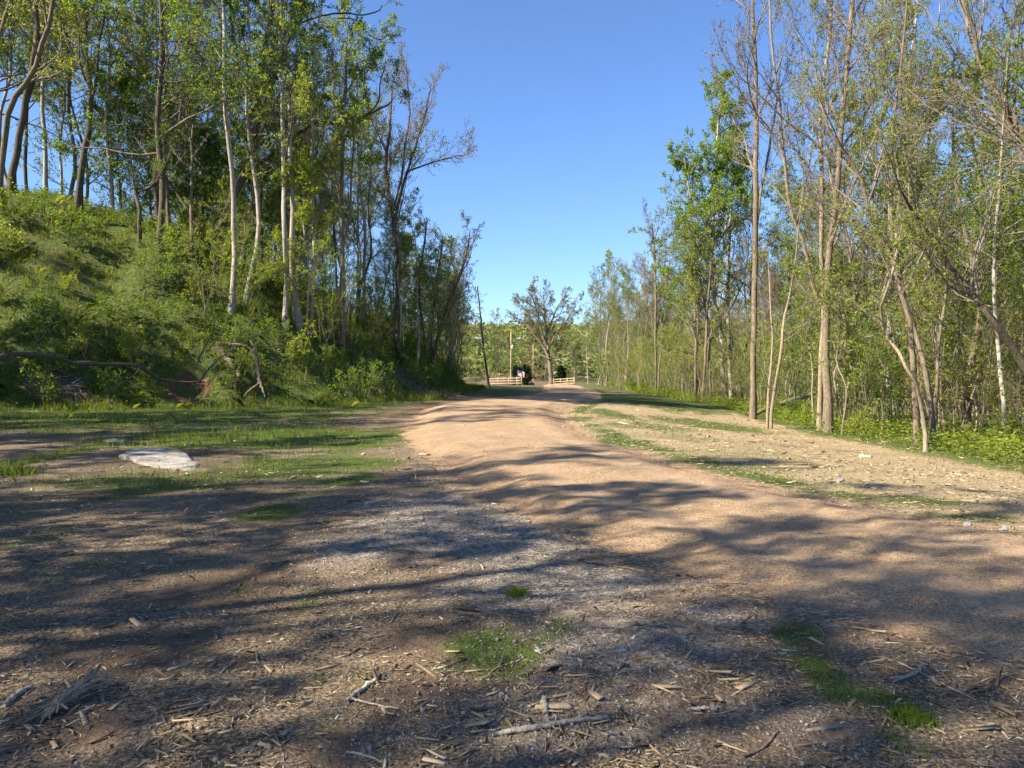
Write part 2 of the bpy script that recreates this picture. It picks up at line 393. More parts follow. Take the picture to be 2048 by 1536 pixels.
me = mesh_np('gravel_path', np.stack([px_, py_, pz], -1).reshape(-1, 3), Q, M['path'], True,
             {'m_edge': ('POINT', (1-sstep(edge, .0, .22)).ravel()), 'm_rut': ('POINT', (np.exp(-((uu-.3)/.06)**2)+np.exp(-((uu-.72)/.06)**2)).ravel()*(.5+.6*vnoise(py_.ravel()/1.5, uu.ravel()*3, 5)))})
tag(link('gravel_path', me), kind='structure')
def pathz(x, y):
    # nearest path sample height
    pts = np.stack([px_[::2, ::2].ravel(), py_[::2, ::2].ravel()], 1); zz = pz[::2, ::2].ravel()
    out = np.empty(len(x))
    for s in range(0, len(x), 400):
        d = (x[s:s+400, None]-pts[None, :, 0])**2 + (y[s:s+400, None]-pts[None, :, 1])**2
        out[s:s+400] = zz[d.argmin(1)]
    return out

# ------------------------------------------------------------------ tree growing
def tube(P, R, sides):
    """P (n,k,3), R (n,k) -> verts, quads"""
    n, k, _ = P.shape
    T = np.empty_like(P); T[:, 1:-1] = P[:, 2:] - P[:, :-2]; T[:, 0] = P[:, 1]-P[:, 0]; T[:, -1] = P[:, -1]-P[:, -2]
    T = nrm(T); ov = nrm(P[:, -1]-P[:, 0])
    ref = np.where(np.abs(ov[:, 2:3]) < .8, np.array([[0, 0, 1.]]), np.array([[1., 0, 0]]))
    Uv = nrm(np.cross(T, ref[:, None, :])); Vv = np.cross(T, Uv)
    a = np.arange(sides)*2*np.pi/sides
    V = P[:, :, None] + R[:, :, None, None]*(np.cos(a)[None, None, :, None]*Uv[:, :, None] + np.sin(a)[None, None, :, None]*Vv[:, :, None])
    I = np.arange(n*k*sides).reshape(n, k, sides); J = np.roll(I, -1, 2)
    Q = np.stack([I[:, :-1], J[:, :-1], J[:, 1:], I[:, 1:]], -1).reshape(-1, 4)
    return V.reshape(-1, 3), Q
def join(parts):
    Vs, Qs, o = [], [], 0
    for V, Q in parts:
        Vs.append(V); Qs.append(Q+o); o += len(V)
    return np.concatenate(Vs), np.concatenate(Qs)
def grow(par, cnt,  t0, t1, a0, a1, l0, l1, rng, k=5, up=.1, wig=.15, rf=.6, rmin=.006, tap=.5, lmin=.25):
    P, R, L = par
    n, K, _ = P.shape
    cn = np.broadcast_to(np.asarray(cnt, int), (n,)); idx = np.repeat(np.arange(n), cn)
    j = np.arange(len(idx)) - np.repeat(np.concatenate([[0], np.cumsum(cn)[:-1]]), cn)
    t0 = np.broadcast_to(np.asarray(t0, float), (n,))[idx]
    t = t0 + (t1-t0)*(j + rng.random(len(idx)))/cn[idx]
    f = t*(K-1); i = np.clip(f.astype(int), 0, K-2); w = (f-i)[:, None]
    p = P[idx, i]*(1-w) + P[idx, i+1]*w; tan = nrm(P[idx, i+1]-P[idx, i])
    r = R[idx, i]*(1-w[:, 0]) + R[idx, i+1]*w[:, 0]
    perp = nrm(np.cross(tan, rng.normal(size=tan.shape)))
    a = np.radians(rng.uniform(a0, a1, len(idx)))[:, None]
    d = np.cos(a)*tan + np.sin(a)*perp
    ln = np.maximum(L[idx]*rng.uniform(l0, l1, len(idx))*(1-tap*(t-t0)/(t1-t0)), lmin)
    r0 = np.maximum(np.minimum(r*rf, ln*.022), rmin)
    out = np.empty((len(idx), k, 3)); out[:, 0] = p
    st = (ln/(k-1))[:, None]
    for q in range(1, k):
        d = nrm(d + np.array([0, 0, up]) + wig*rng.normal(size=d.shape))
        out[:, q] = out[:, q-1] + d*st
    s = np.linspace(0, 1, k)[None]
    return out, np.maximum(r0[:, None]*(1-.8*s), rmin*.7), ln
def leaf_geo(levels, n, size, rng, t0=.25, flat_=.5, aspect=.62):
    ps, ds = [], []
    for (P, R, L), nn in zip(levels, n):
        K = P.shape[1]; idx = np.repeat(np.arange(len(P)), nn)
        t = rng.uniform(t0, 1.0, len(idx)); f = t*(K-1); i = np.clip(f.astype(int), 0, K-2); w = (f-i)[:, None]
        ps.append(P[idx, i]*(1-w) + P[idx, i+1]*w); ds.append(nrm(P[idx, i+1]-P[idx, i]))
    p = np.concatenate(ps); d = np.concatenate(ds); m = len(p)
    ax = nrm(.5*d + .9*rng.normal(size=(m, 3)) + np.array([0, 0, -.25]))
    nn_ = nrm(rng.normal(size=(m, 3))*(1-flat_) + np.array([0, 0, 1])*flat_)
    wd = nrm(np.cross(ax, nn_)); nz = np.cross(wd, ax)
    s = (size*rng.uniform(.55, 1.25, m))[:, None]
    off = s*.35*rng.normal(size=(m, 3)); p = p + off
    V = np.stack([p, p + ax*s*.5 + wd*s*aspect*.5 + nz*s*.1, p + ax*s, p + ax*s*.5 - wd*s*aspect*.5 + nz*s*.1], 1)
    tint = np.clip(.5 + .22*rng.normal(size=m), 0, 1)
    return V.reshape(-1, 3), np.arange(m*4).reshape(m, 4), tint
def resample(poly, rad, k):
    poly = np.asarray(poly, float); s = np.concatenate([[0], np.cumsum(np.linalg.norm(np.diff(poly, axis=0), axis=1))])
    q = np.linspace(0, len(poly)-1-1e-6, k*4); c = catmull(poly, k*4); rr = np.interp(q, np.arange(len(poly)), rad)
    s = np.concatenate([[0], np.cumsum(np.linalg.norm(np.diff(c, axis=0), axis=1))]); tt = np.linspace(0, s[-1], k)
    return np.stack([np.interp(tt, s, c[:, i]) for i in range(3)], 1), np.interp(tt, s, rr), s[-1]
def build(trunks, spec, rng, sides=9, flare=True):
    """trunks: list of (poly, radii); spec: list of growth levels; returns raw geometry"""
    tp = []; k0 = 16; Ps, Rs, Ls = [], [], []
    for q, (poly, rad) in enumerate(trunks):
        P, R, L = resample(poly, rad, k0)
        if flare and q == 0:
            s = np.linspace(0, 1, k0)*L
            R = R*(1 + .55*np.exp(-s/.45)); P[0, 2] -= .35
        jit = rng.normal(size=P.shape)*R[:, None]*.25; jit[0] = 0; P = P + jit
        Ps.append(P); Rs.append(R); Ls.append(L)
        tp.append(tube(P[None], R[None], sides))
    Ls = np.array(Ls); Lm = Ls[0] if len(Ls) > 1 else Ls.max()
    if not flare: Lm = Ls.mean()
    cur = (np.stack(Ps), np.stack(Rs), np.where(np.arange(len(Ls)) == 0, Ls, .8*Lm) if flare else Ls)
    br, lv = [], []
    for li, kw in enumerate(spec['levels']):
        kw = dict(kw); cnt = kw.pop('cnt'); sd_ = kw.pop('sides', 3)
        if li == 0 and flare and len(Ls) > 1:
            cnt = np.maximum(3, np.round(cnt*np.minimum(Ls/Lm, 1))).astype(int); tt = np.full(len(Ls), .18); tt[0] = kw['t0']; kw['t0'] = tt
        cur = grow(cur, cnt, rng=rng, **kw); br.append(tube(cur[0], cur[1], sd_)); lv.append(cur)
    g = {'trunk': join(tp), 'branches': join(br) if br else None, 'crown': None}
    lf = spec.get('leaves')
    if lf:
        g['crown'] = leaf_geo([lv[i] for i in lf['on']], lf['n'], lf['size'], rng, flat_=lf.get('flat', .5))
    return g
TREES = []
def meshes(name, g, bark, twig, leaf):
    out = {'trunk': mesh_np(name+'_trunk', *g['trunk'], M[bark], True)}
    V, Q = g['branches']; fs = [Q]; tint = np.zeros(len(Q)); mi = np.zeros(len(Q), np.int32)
    if g['crown']:
        V2, Q2, t = g['crown']; fs.append(Q2+len(V)); V = np.concatenate([V, V2]); tint = np.concatenate([tint, t]); mi = np.concatenate([mi, np.ones(len(Q2), np.int32)])
    me = mesh_np(name+'_crown', V, fs, M[twig], False, {'tint': ('FACE', tint)}); me.materials.append(M[leaf])
    me.polygons.foreach_set('material_index', mi); me.polygons.foreach_set('use_smooth', mi == 0); me.update()
    out['crown'] = me
    return out
def place(name, ms, loc, label, cat='tree', group=None, rz=0, sc=1.0):
    e = empty(name, loc, rz, sc); tag(e, label, cat, group)
    for k in ms: link(k, ms[k], e)
    return e
def straight(h, r, rng, sway=.03, lean=(0, 0), top=.12):
    k = 7; z = np.linspace(0, h, k); w = np.cumsum(rng.normal(size=(k, 2))*h*sway/2, 0); w -= w[0]
    x = w[:, 0] + lean[0]*z; y = w[:, 1] + lean[1]*z
    return np.stack([x, y, z], 1), np.interp(z/h, [0, .5, 1], [r, r*.66, r*top])
SP = {
 'forest': dict(levels=[dict(cnt=20, t0=.36, t1=.99, a0=38, a1=68, l0=.2, l1=.34, k=7, up=.09, wig=.16, rf=.5, tap=.6, sides=5, rmin=.012),
                        dict(cnt=8, t0=.2, t1=1, a0=28, a1=60, l0=.32, l1=.55, k=5, up=.07, wig=.17, sides=3, rmin=.009),
                        dict(cnt=6, t0=.2, t1=1, a0=25, a1=60, l0=.4, l1=.75, k=3, up=.06, wig=.2, rmin=.006)],
                leaves=dict(on=[1, 2], n=[4, 12], size=.105, flat=.5)),
 'leafy': dict(levels=[dict(cnt=26, t0=.2, t1=.99, a0=50, a1=82, l0=.24, l1=.4, k=7, up=.03, wig=.14, rf=.5, tap=.7, sides=5, rmin=.011),
                        dict(cnt=9, t0=.2, t1=1, a0=30, a1=65, l0=.34, l1=.55, k=5, up=.02, wig=.16, sides=3, rmin=.008),
                        dict(cnt=5, t0=.15, t1=1, a0=25, a1=65, l0=.4, l1=.65, k=3, up=.0, wig=.2, rmin=.006)],
                leaves=dict(on=[1, 2], n=[5, 11], size=.12, flat=.6)),
 'bigleafy': dict(levels=[dict(cnt=30, t0=.25, t1=.99, a0=50, a1=80, l0=.24, l1=.38, k=7, up=.04, wig=.14, rf=.5, tap=.6, sides=5, rmin=.012),
                        dict(cnt=9, t0=.2, t1=1, a0=30, a1=65, l0=.3, l1=.5, k=5, up=.02, wig=.16, sides=3, rmin=.009),
                        dict(cnt=7, t0=.15, t1=1, a0=25, a1=65, l0=.4, l1=.65, k=3, up=.0, wig=.2, rmin=.006)],
                leaves=dict(on=[1, 2], n=[5, 9], size=.125, flat=.65)),
 'bare': dict(levels=[dict(cnt=14, t0=.3, t1=.98, a0=22, a1=48, l0=.26, l1=.45, k=8, up=.10, wig=.13, rf=.55, tap=.5, sides=5, rmin=.012),
                        dict(cnt=10, t0=.15, t1=1, a0=22, a1=48, l0=.28, l1=.5, k=5, up=.10, wig=.14, sides=3, rmin=.009),
                        dict(cnt=6, t0=.15, t1=1, a0=20, a1=50, l0=.35, l1=.7, k=3, up=.08, wig=.17, rmin=.007)],
                leaves=dict(on=[2], n=[4], size=.085, flat=.3)),
 'sapling': dict(levels=[dict(cnt=16, t0=.22, t1=.98, a0=40, a1=72, l0=.2, l1=.36, k=6, up=.08, wig=.15, rf=.5, tap=.5, sides=4, rmin=.007),
                        dict(cnt=7, t0=.15, t1=1, a0=28, a1=62, l0=.35, l1=.6, k=4, up=.05, wig=.18, rmin=.005)],
                leaves=dict(on=[0, 1], n=[8, 9], size=.10, flat=.6)),
 'pole': dict(levels=[dict(cnt=9, t0=.3, t1=.98, a0=30, a1=65, l0=.12, l1=.3, k=5, up=.1, wig=.17, rf=.5, tap=.4, sides=3, rmin=.006),
                        dict(cnt=5, t0=.2, t1=1, a0=28, a1=60, l0=.35, l1=.6, k=4, up=.05, wig=.18, rmin=.005)],
                leaves=dict(on=[1], n=[5], size=.09, flat=.5)),
}
rng = np.random.default_rng(7)
LIB = {}
def lib(kind, n, hlo, hhi, r, barks, leafs, sway=.03, twig='twig'):
    LIB[kind] = []
    for i in range(n):
        h = rng.uniform(hlo, hhi); g = build([straight(h, r*h/hhi, rng, sway)], SP[kind], rng, 7)
        LIB[kind].append(meshes(f'{kind}_{i}', g, barks[i % len(barks)], twig, leafs[i % len(leafs)]))
lib('forest', 5, 15, 19, .125, ['bark_brown', 'bark_pale', 'bark_dark'], ['leaf_lime', 'leaf_green', 'leaf_olive', 'leaf_lime'])
lib('leafy', 3, 9, 13, .10, ['bark_brown', 'bark_dark', 'bark_pale'], ['leaf_green', 'leaf_dark', 'leaf_lime'])
lib('bigleafy', 2, 15, 18, .16, ['bark_dark', 'bark_brown'], ['leaf_green', 'leaf_lime'])
lib('bare', 5, 13, 17, .115, ['bark_brown', 'bark_pale', 'bark_tan', 'bark_dark'], ['leaf_bud', 'leaf_olive', 'leaf_bud', 'leaf_lime'], .04)
lib('sapling', 4, 4, 6.5, .045, ['bark_tan', 'bark_brown'], ['leaf_lime', 'leaf_green', 'leaf_lime', 'leaf_dark'], .05)
lib('pole', 4, 4, 8, .05, ['bark_tan', 'bark_pale', 'bark_brown'], ['leaf_lime', 'leaf_green', 'leaf_olive'], .06)
def shrub_lib(n):
    LIB['shrub'] = []; LIB['plant'] = []
    for i in range(n):
        st = []
        for q in range(6):
            h = rng.uniform(.6, 1.3); a = rng.uniform(0, 6.28); l = rng.uniform(.15, .6)
            st.append(straight(h, .011, rng, .07, (math.cos(a)*l, math.sin(a)*l), .4))
        sp = dict(levels=[dict(cnt=9, t0=.15, t1=1, a0=35, a1=75, l0=.25, l1=.5, k=4, up=.08, wig=.2, rf=.6, rmin=.004, lmin=.12)],
                  leaves=dict(on=[0], n=[12], size=.085, flat=.65))
        LIB['shrub'].append(meshes(f'shrub_{i}', build(st, sp, rng, 4, False), 'bark_tan', 'twig', ['leaf_green', 'leaf_lime', 'leaf_lime'][i % 3]))
shrub_lib(4)
def thicket_lib(n):
    LIB['thicket'] = []
    for i in range(n):
        st = []
        for q in range(5):
            h = rng.uniform(2.5, 6.5); a = rng.uniform(0, 6.28); l = rng.uniform(.05, .35)
            p, rr_ = straight(h, rng.uniform(.015, .035), rng, .06, (math.cos(a)*l, math.sin(a)*l), .3); p[:, :2] += rng.normal(size=2)*.5; st.append((p, rr_))
        sp = dict(levels=[dict(cnt=12, t0=.12, t1=1, a0=30, a1=70, l0=.15, l1=.35, k=5, up=.08, wig=.2, rf=.6, rmin=.006, lmin=.3),
                          dict(cnt=6, t0=.15, t1=1, a0=28, a1=62, l0=.35, l1=.65, k=4, up=.04, wig=.2, rmin=.005)],
                  leaves=dict(on=[0, 1], n=[5, 7], size=.095, flat=.6))
        LIB['thicket'].append(meshes(f'thicket_{i}', build(st, sp, rng, 5, False), ['bark_tan', 'bark_brown'][i % 2], 'twig', ['leaf_lime', 'leaf_green', 'leaf_lime', 'leaf_olive'][i % 4]))
thicket_lib(4)

# ------------------------------------------------------------------ hero trees traced from the photograph
def trace(pts, Y, w, base=None, extra=0.0, wob=.0, seed=0):
    """pixel polyline (first = base) -> world polyline relative to base, radii from pixel widths"""
    r = np.random.default_rng(seed)
    if base is None: base = ground(*pts[0]); 
    Y0 = base[1] if Y is None else Y
    P = []
    for i, (a, b) in enumerate(pts):
        y = Y0 + (wob*r.normal() if i else 0)
        P.append(pix(a, b, y))
    P = np.array(P)
    if extra:
        d = nrm((P[-1]-P[-2])[None])[0]; d = nrm((d + np.array([0, 0, .6]))[None])[0]
        P = np.vstack([P, P[-1]+d*extra*.5, P[-1]+d*extra])
    W = np.interp(np.linspace(0, 1, len(P)), np.linspace(0, 1, len(w)), w)
    return P - base, np.array(W)*.78/F*Y0/2, base, Y0
def hero(name, label, main, w, kind, bark, leaf, limbs=(), extra=0., seed=1, Y=None, spec=None, twig='twig', wob=.5, sides=10):
    """main trunk traced from its base up; limbs: list of (pixel polyline, widths, extra)"""
    r = np.random.default_rng(seed)
    P, R, base, Y0 = trace(main, Y, w, None, extra, wob*.5, seed)
    if Y is not None:
        x = (main[0][0]-CX)/F*Y; base = np.array([x, Y, float(terrain(x, Y))]); P, R, base, Y0 = trace(main, Y, w, base, extra, wob*.5, seed)
        P[0, 2] = 0
    P[0, 2] = 0
    if extra: R[-1] = .012; R[-2] *= .6
    tr = [(P, R)]
    for q, lb in enumerate(limbs):
        lp, lw, le = lb
        p2, r2, _, _ = trace(lp, Y0, lw, base, le, 0, seed+q+5)
        # the limb starts on its parent's depth and drifts out
        # begin at nearest parent point
        par = np.vstack([resample(t[0], t[1], 40)[0] for t in tr])
        j = np.argmin(np.hypot(par[:, 0]-p2[0, 0], par[:, 2]-p2[0, 2])); dy = par[j, 1]
        p2[:, 1] = dy + np.linspace(0, 1, len(p2))*r.uniform(-1.5, 1.0)
        if le: r2[-1] = .01
        tr.append((p2, r2))
    sp = dict(SP[kind]); 
    if spec:
        sp['levels'] = [dict(l) for l in sp['levels']]
        for i, kv in spec.items():
            if i == 'leaves': sp['leaves'] = dict(sp['leaves'], **kv)
            else: sp['levels'][i].update(kv)
    g = build(tr, sp, r, sides)
    return place(name, meshes(name+str(seed), g, bark, twig, leaf), base, label)
few = {0: dict(cnt=13, l0=.14, l1=.26, t0=.35), 1: dict(cnt=8)}
# --- left bank
hero('tall_tree', 'tall straight pale grey trunk, leftmost of the three pale trunks on the left bank', [(463,625),(469,555),(470,467),(466,350),(461,300),(454,205),(453,88),(448,0)], [15,12,11,9,7], 'forest', 'bark_pale', 'leaf_green', (), 5, 11, None, {0: dict(cnt=14, l0=0.17, l1=0.26, t0=.42), 'leaves': dict(n=[3, 5])})
hero('leaning_tree', 'dark leaning tree on the left bank whose long limb reaches out over the path', [(432,505),(457,420),(492,346),(516,249),(527,146),(542,59),(551,0)], [20,18,15,11,8], 'forest', 'bark_dark', 'leaf_lime',
     [([(492,346),(544,305),(578,281),(617,259),(642,244),(676,253),(720,244),(759,227),(783,217)], [11,9,6,3], .5),
      ([(516,249),(549,146),(563,98),(593,41),(605,0)], [10,8,6], 4),
      ([(593,41),(627,32),(659,27),(700,28),(727,34),(759,29)], [5,4,2], .3),
      ([(676,37),(707,41),(727,61),(751,85),(772,90)], [3.5,2.5,1.5], .2),
      ([(727,242),(759,215),(766,171),(775,150)], [4,3,2], .4)], 5, 12, 39, {0: dict(cnt=8, l0=0.10, l1=0.21, t0=.4), 1: dict(cnt=7), 'leaves': dict(n=[2, 5])})
hero('tall_tree', 'pale ringed trunk beside a curved-base twin on the left bank', [(570,655),(572,571),(570,462),(568,366),(566,220),(565,122),(560,40)], [13,11,9,6], 'forest', 'bark_pale', 'leaf_lime', (), 3, 13, None, few)
hero('tall_tree', 'pale trunk with a swollen curved base on the left bank', [(603,662),(598,607),(586,558),(585,462),(587,380),(584,366),(582,244),(577,146),(573,85),(567,0)], [20,14,11,10,9,7], 'forest', 'bark_pale', 'leaf_lime', (), 5, 14, None, few)
hero('slim_tree', 'slim grey trunk right of the curved-base trunk on the left bank', [(623,668),(626,571),(628,489),(625,380),(627,220),(629,98),(640,55)], [9,8,6,4], 'forest', 'bark_pale', 'leaf_lime', (), 3, 15, None, {0: dict(cnt=14, l0=0.14, l1=0.26)})
hero('tall_tree', 'sturdy grey-brown trunk right of the slim grey one on the left bank', [(683,690),(685,571),(684,489),(684,380),(688,244),(692,180)], [13,11,10,6], 'forest', 'bark_brown', 'leaf_lime',
     [([(684,500),(700,420),(704,330),(712,240)], [7,5,3], 2)], 3, 16, None, {0: dict(cnt=11, l0=0.22, l1=0.36)})
hero('forked_tree', 'dark forked nearly bare tree with pinkish twigs near the end of the left bank', [(796,690),(797,600),(797,517),(792,470),(786,435),(778,380),(772,330),(780,260)], [12,11,9,5], 'bare', 'bark_dark', 'leaf_bud',
     [([(790,455),(800,400),(815,345),(832,290),(850,230)], [8,6,3], 2),
      ([(815,345),(854,332),(895,322),(935,315)], [5,3.5,1.5], .3),
      ([(786,435),(805,360),(812,300),(822,240),(818,180)], [6,4,2], 1.5)], 3, 17, 46, {0: dict(cnt=12, l0=0.17, l1=0.31, t0=.3), 'leaves': dict(n=[3])})
hero('leaning_tree', 'thin dark tree leaning right at the end of the left bank', [(860,735),(870,690),(893,620),(904,588),(923,544),(935,500)], [9,7,4], 'bare', 'bark_dark', 'leaf_olive',
     [([(862,720),(866,640),(875,560),(885,500)], [6,5,3], 1), ([(855,730),(845,650),(838,560),(850,480)], [7,5,3], 1.5)], 1.5, 18, 52, {0: dict(cnt=10, l0=0.20, l1=0.39, t0=.2), 'leaves': dict(n=[5])})
hero('dead_snag', 'thin dark pole leaning left at the grassy end of the left bank', [(979,769),(968,706),(962,638),(955,573)], [6,5,3], 'pole', 'bark_dark', 'leaf_green', (), 0, 19, 74, {0: dict(cnt=9, l0=0.14, l1=0.39, t0=.25), 'leaves': dict(n=[9], size=.16)})
hero('crooked_tree', 'small dark crooked tree with a kinked trunk on the crest of the left bank', [(280,492),(281,417),(272,384),(280,375),(300,378),(325,356),(335,320),(330,270)], [9,9,8,7,5], 'bare', 'bark_dark', 'leaf_green', (), 1.0, 20, None, {0: dict(cnt=7, l0=0.21, l1=0.39, t0=.4), 'leaves': dict(n=[5])})
hero('leaning_sapling', 'slender sapling leaning left across the crest of the left bank', [(412,475),(387,440),(352,381),(319,343),(281,287),(255,240)], [8,7,5,3], 'forest', 'bark_dark', 'leaf_dark', (), 2, 21, None, {0: dict(cnt=10, l0=0.28, l1=0.45, t0=.35), 'leaves': dict(n=[3, 6])})
hero('thick_tree', 'thick dark trunk standing on the skyline of the left bank', [(158,418),(167,322),(182,249),(187,190),(175,120),(178,40)], [16,14,12,9], 'forest', 'bark_dark', 'leaf_lime',
     [([(185,235),(205,170),(215,90),(235,10)], [8,6,4], 3)], 5, 22, None, {0: dict(cnt=12, l0=0.21, l1=0.36), 'leaves': dict(n=[3, 6])})
hero('leaning_tree', 'dark trunk leaning right at the left edge of the bank crest', [(25,385),(34,320),(47,249),(62,176),(76,97),(79,0)], [18,16,13,10], 'forest', 'bark_dark', 'leaf_lime',
     [([(47,249),(59,200),(76,140),(90,70),(103,10)], [9,7,5], 3)], 4, 23, None, {0: dict(cnt=9, l0=0.21, l1=0.36), 'leaves': dict(n=[3, 6])})
hero('leaning_tree', 'grey trunk crossing the left picture edge above the mossy slope', [(2,430),(8,322),(26,211),(50,185),(85,110),(110,20)], [15,14,11,8], 'forest', 'bark_brown', 'leaf_lime',
     [([(0,100),(29,29),(53,-20)], [10,9,8], 4)], 4, 24, None, {0: dict(cnt=8, l0=0.21, l1=0.36), 'leaves': dict(n=[3, 6])})
# --- right wood edge
hero('bare_pole_tree', 'straight dark bare pole tree standing alone at the right wood edge', [(1506,838),(1506,714),(1507,584),(1510,480),(1510,378),(1510,264),(1509,173),(1505,60)], [15,14,13,10,6], 'bare', 'bark_brown', 'leaf_bud',
     [([(1512,476),(1519,423),(1528,366),(1544,287),(1560,200)], [7,6,3], 3)], 4, 31, None, {0: dict(cnt=8, l0=0.14, l1=0.26, t0=.5)})
hero('leafy_tree', 'tall bright green leafy tree with twin stems behind the bare pole tree', [(1454,806),(1446,727),(1441,649),(1432,623),(1424,584),(1422,532),(1425,446),(1430,355),(1434,270),(1440,200)], [13,11,9,6,3], 'forest', 'bark_pale', 'leaf_green',
     [([(1422,532),(1402,492),(1391,446),(1377,400),(1365,350)], [6,4,2], 1),
      ([(1430,600),(1445,500),(1460,400),(1475,310)], [6,4,2], 1)], .5, 32, None, {0: dict(cnt=34, l0=.17, l1=.29, t0=.28, a0=35, a1=65, tap=.68), 1: dict(cnt=9), 2: dict(cnt=6), 'leaves': dict(n=[6, 11], size=.15)}, wob=.3)
hero('slim_tree', 'pale straight trunk touching the twin-stemmed leafy tree at right', [(1464,803),(1458,714),(1455,636),(1454,590),(1456,500),(1460,420)], [10,9,7,4], 'forest', 'bark_pale', 'leaf_green', (), 4, 33, None, {0: dict(cnt=12, l0=0.17, l1=0.31), 'leaves': dict(n=[4, 8], size=.16)})
hero('forked_tree', 'pale slim trunk forking into two bare limbs in front of a thick brown trunk', [(1639,861),(1641,772),(1644,671),(1649,603),(1641,535),(1639,468),(1644,400),(1640,330),(1637,200),(1655,100),(1660,0)], [12,11,11,10,8,6], 'bare', 'bark_tan', 'leaf_olive',
     [([(1649,600),(1630,552),(1614,495),(1603,458),(1582,423),(1573,378),(1564,321),(1556,264),(1551,218),(1541,173),(1530,100)], [10,9,8,6,4], 3),
      ([(1598,455),(1607,400),(1620,360),(1632,300)], [5,4,2], 2),
      ([(1562,300),(1530,262),(1500,235),(1470,205)], [4,3,1.5], .5)], 5, 34, None, {0: dict(cnt=14, l0=0.14, l1=0.29, t0=.3), 'leaves': dict(n=[2])})
hero('thick_tree', 'thick brown trunk behind the pale forked trunk at the right wood edge', [(1657,864),(1653,789),(1651,722),(1651,640),(1655,540),(1668,430),(1680,300),(1690,150),(1700,20)], [22,19,15,11,8], 'bare', 'bark_brown', 'leaf_olive', 
     [([(1660,500),(1690,410),(1725,330),(1760,240),(1790,150)], [8,6,3], 3)], 5, 35, None, {0: dict(cnt=14, l0=0.17, l1=0.31, t0=.4)})
hero('leaning_tree', 'dark leaning trunk with arching upper limbs right of the thick brown trunk', [(1836,890),(1830,772),(1822,688),(1813,620),(1793,552),(1776,495),(1742,441),(1728,380),(1700,320),(1662,280),(1640,210)], [15,13,11,9,6,4], 'bare', 'bark_brown', 'leaf_lime',
     [([(1793,552),(1775,470),(1768,380),(1764,280),(1772,160)], [7,6,4], 3),
      ([(1742,441),(1745,360),(1765,280),(1790,200)], [6,4,3], 2)], 3, 36, None, {0: dict(cnt=14, l0=0.17, l1=0.34, t0=.3), 'leaves': dict(n=[3])})
hero('crooked_tree', 'sunlit crooked trunk that kinks sharply left at the right wood edge', [(1852,905),(1849,840),(1834,769),(1810,732),(1790,688),(1766,667),(1762,620),(1769,590),(1780,560)], [10,9,8,7,5], 'bare', 'bark_tan', 'leaf_lime',
     [([(1766,667),(1730,672),(1700,640),(1680,612),(1655,600)], [4,3,2], .2)], 2, 37, None, {0: dict(cnt=9, l0=0.21, l1=0.45, t0=.4), 'leaves': dict(n=[4])})
hero('tall_tree', 'pale straight tall trunk deep in the right woods, forking high up', [(1779,855),(1778,739),(1779,603),(1793,502),(1796,400),(1805,325),(1808,260),(1815,150),(1830,20)], [13,12,11,9,6], 'forest', 'bark_pale', 'leaf_lime',
     [([(1808,385),(1829,346),(1855,294),(1860,220),(1868,120)], [7,5,3], 3)], 4, 38, 33, {0: dict(cnt=14, l0=0.17, l1=0.34, t0=.35), 'leaves': dict(n=[3, 5])})
hero('leaning_tree', 'large dark trunk leaning in from the right picture edge', [(2210,905),(2130,830),(2048,728),(2013,684),(1989,647),(1962,610),(1940,586),(1888,518),(1854,464),(1810,407)], [24,21,17,13,8,5], 'bare', 'bark_dark', 'leaf_lime',
     [([(1945,590),(1918,585),(1895,573),(1881,559),(1850,520)], [6,4,2], .6)], 2, 39, 21, {0: dict(cnt=12, l0=0.17, l1=0.34, t0=.45), 'leaves': dict(n=[3])})
hero('leaning_tree', 'bare limbed tree slanting across the upper right corner', [(2200,910),(2160,640),(2110,420),(2048,281),(2029,247),(1990,187),(1964,146),(1938,86),(1917,0)], [26,22,16,11,8], 'bare', 'bark_brown', 'leaf_lime',
     [([(2090,370),(2048,302),(1995,242),(1982,224),(1933,192)], [8,6,3], .6), ([(2029,247),(2035,150),(2040,50),(2045,-20)], [7,5,4], 3)], 4, 40, 24, {0: dict(cnt=12, l0=0.17, l1=0.33, t0=.4), 'leaves': dict(n=[5])})
hero('slim_tree', 'slim speckled trunk nearest the right picture edge', [(2011,898),(2006,789),(1996,705),(1989,637),(1985,520),(1995,400)], [11,10,8,5], 'forest', 'bark_pale', 'leaf_lime', (), 4, 41, None, {0: dict(cnt=12, l0=0.20, l1=0.36), 'leaves': dict(n=[3, 6])})
hero('slim_tree', 'thin sunlit double stem just right of the bare pole tree', [(1541,858),(1549,779),(1562,701),(1567,636),(1578,597),(1590,520)], [8,7,5,3], 'pole', 'bark_tan', 'leaf_lime',
     [([(1535,856),(1540,770),(1548,690),(1545,610)], [7,5,3], 2)], 3, 42, None, {0: dict(cnt=14, l0=0.20, l1=0.39), 'leaves': dict(n=[8])})
hero('slim_tree', 'slender stem slanting right between the brown and leaning trunks at right', [(1690,859),(1702,739),(1729,678),(1756,620),(1775,540)], [8,7,5,3], 'pole', 'bark_tan', 'leaf_lime', (), 3, 43, None, {0: dict(cnt=12, l0=0.20, l1=0.39)})
hero('slim_tree', 'short slanting trunk right of the sunlit crooked trunk', [(1864,880),(1870,830),(1875,780),(1876,700),(1890,600)], [10,9,7,4], 'bare', 'bark_brown', 'leaf_lime', (), 3, 44, None, {0: dict(cnt=10, l0=0.21, l1=0.39)})
hero('slim_tree', 'lone slender tree at the grassy far end of the right wood edge', [(1312,788),(1311,636),(1310,532),(1305,470)], [6,5,3], 'bare', 'bark_brown', 'leaf_bud', (), 1, 45, 66, {0: dict(cnt=14, l0=0.20, l1=0.39, t0=.35)})
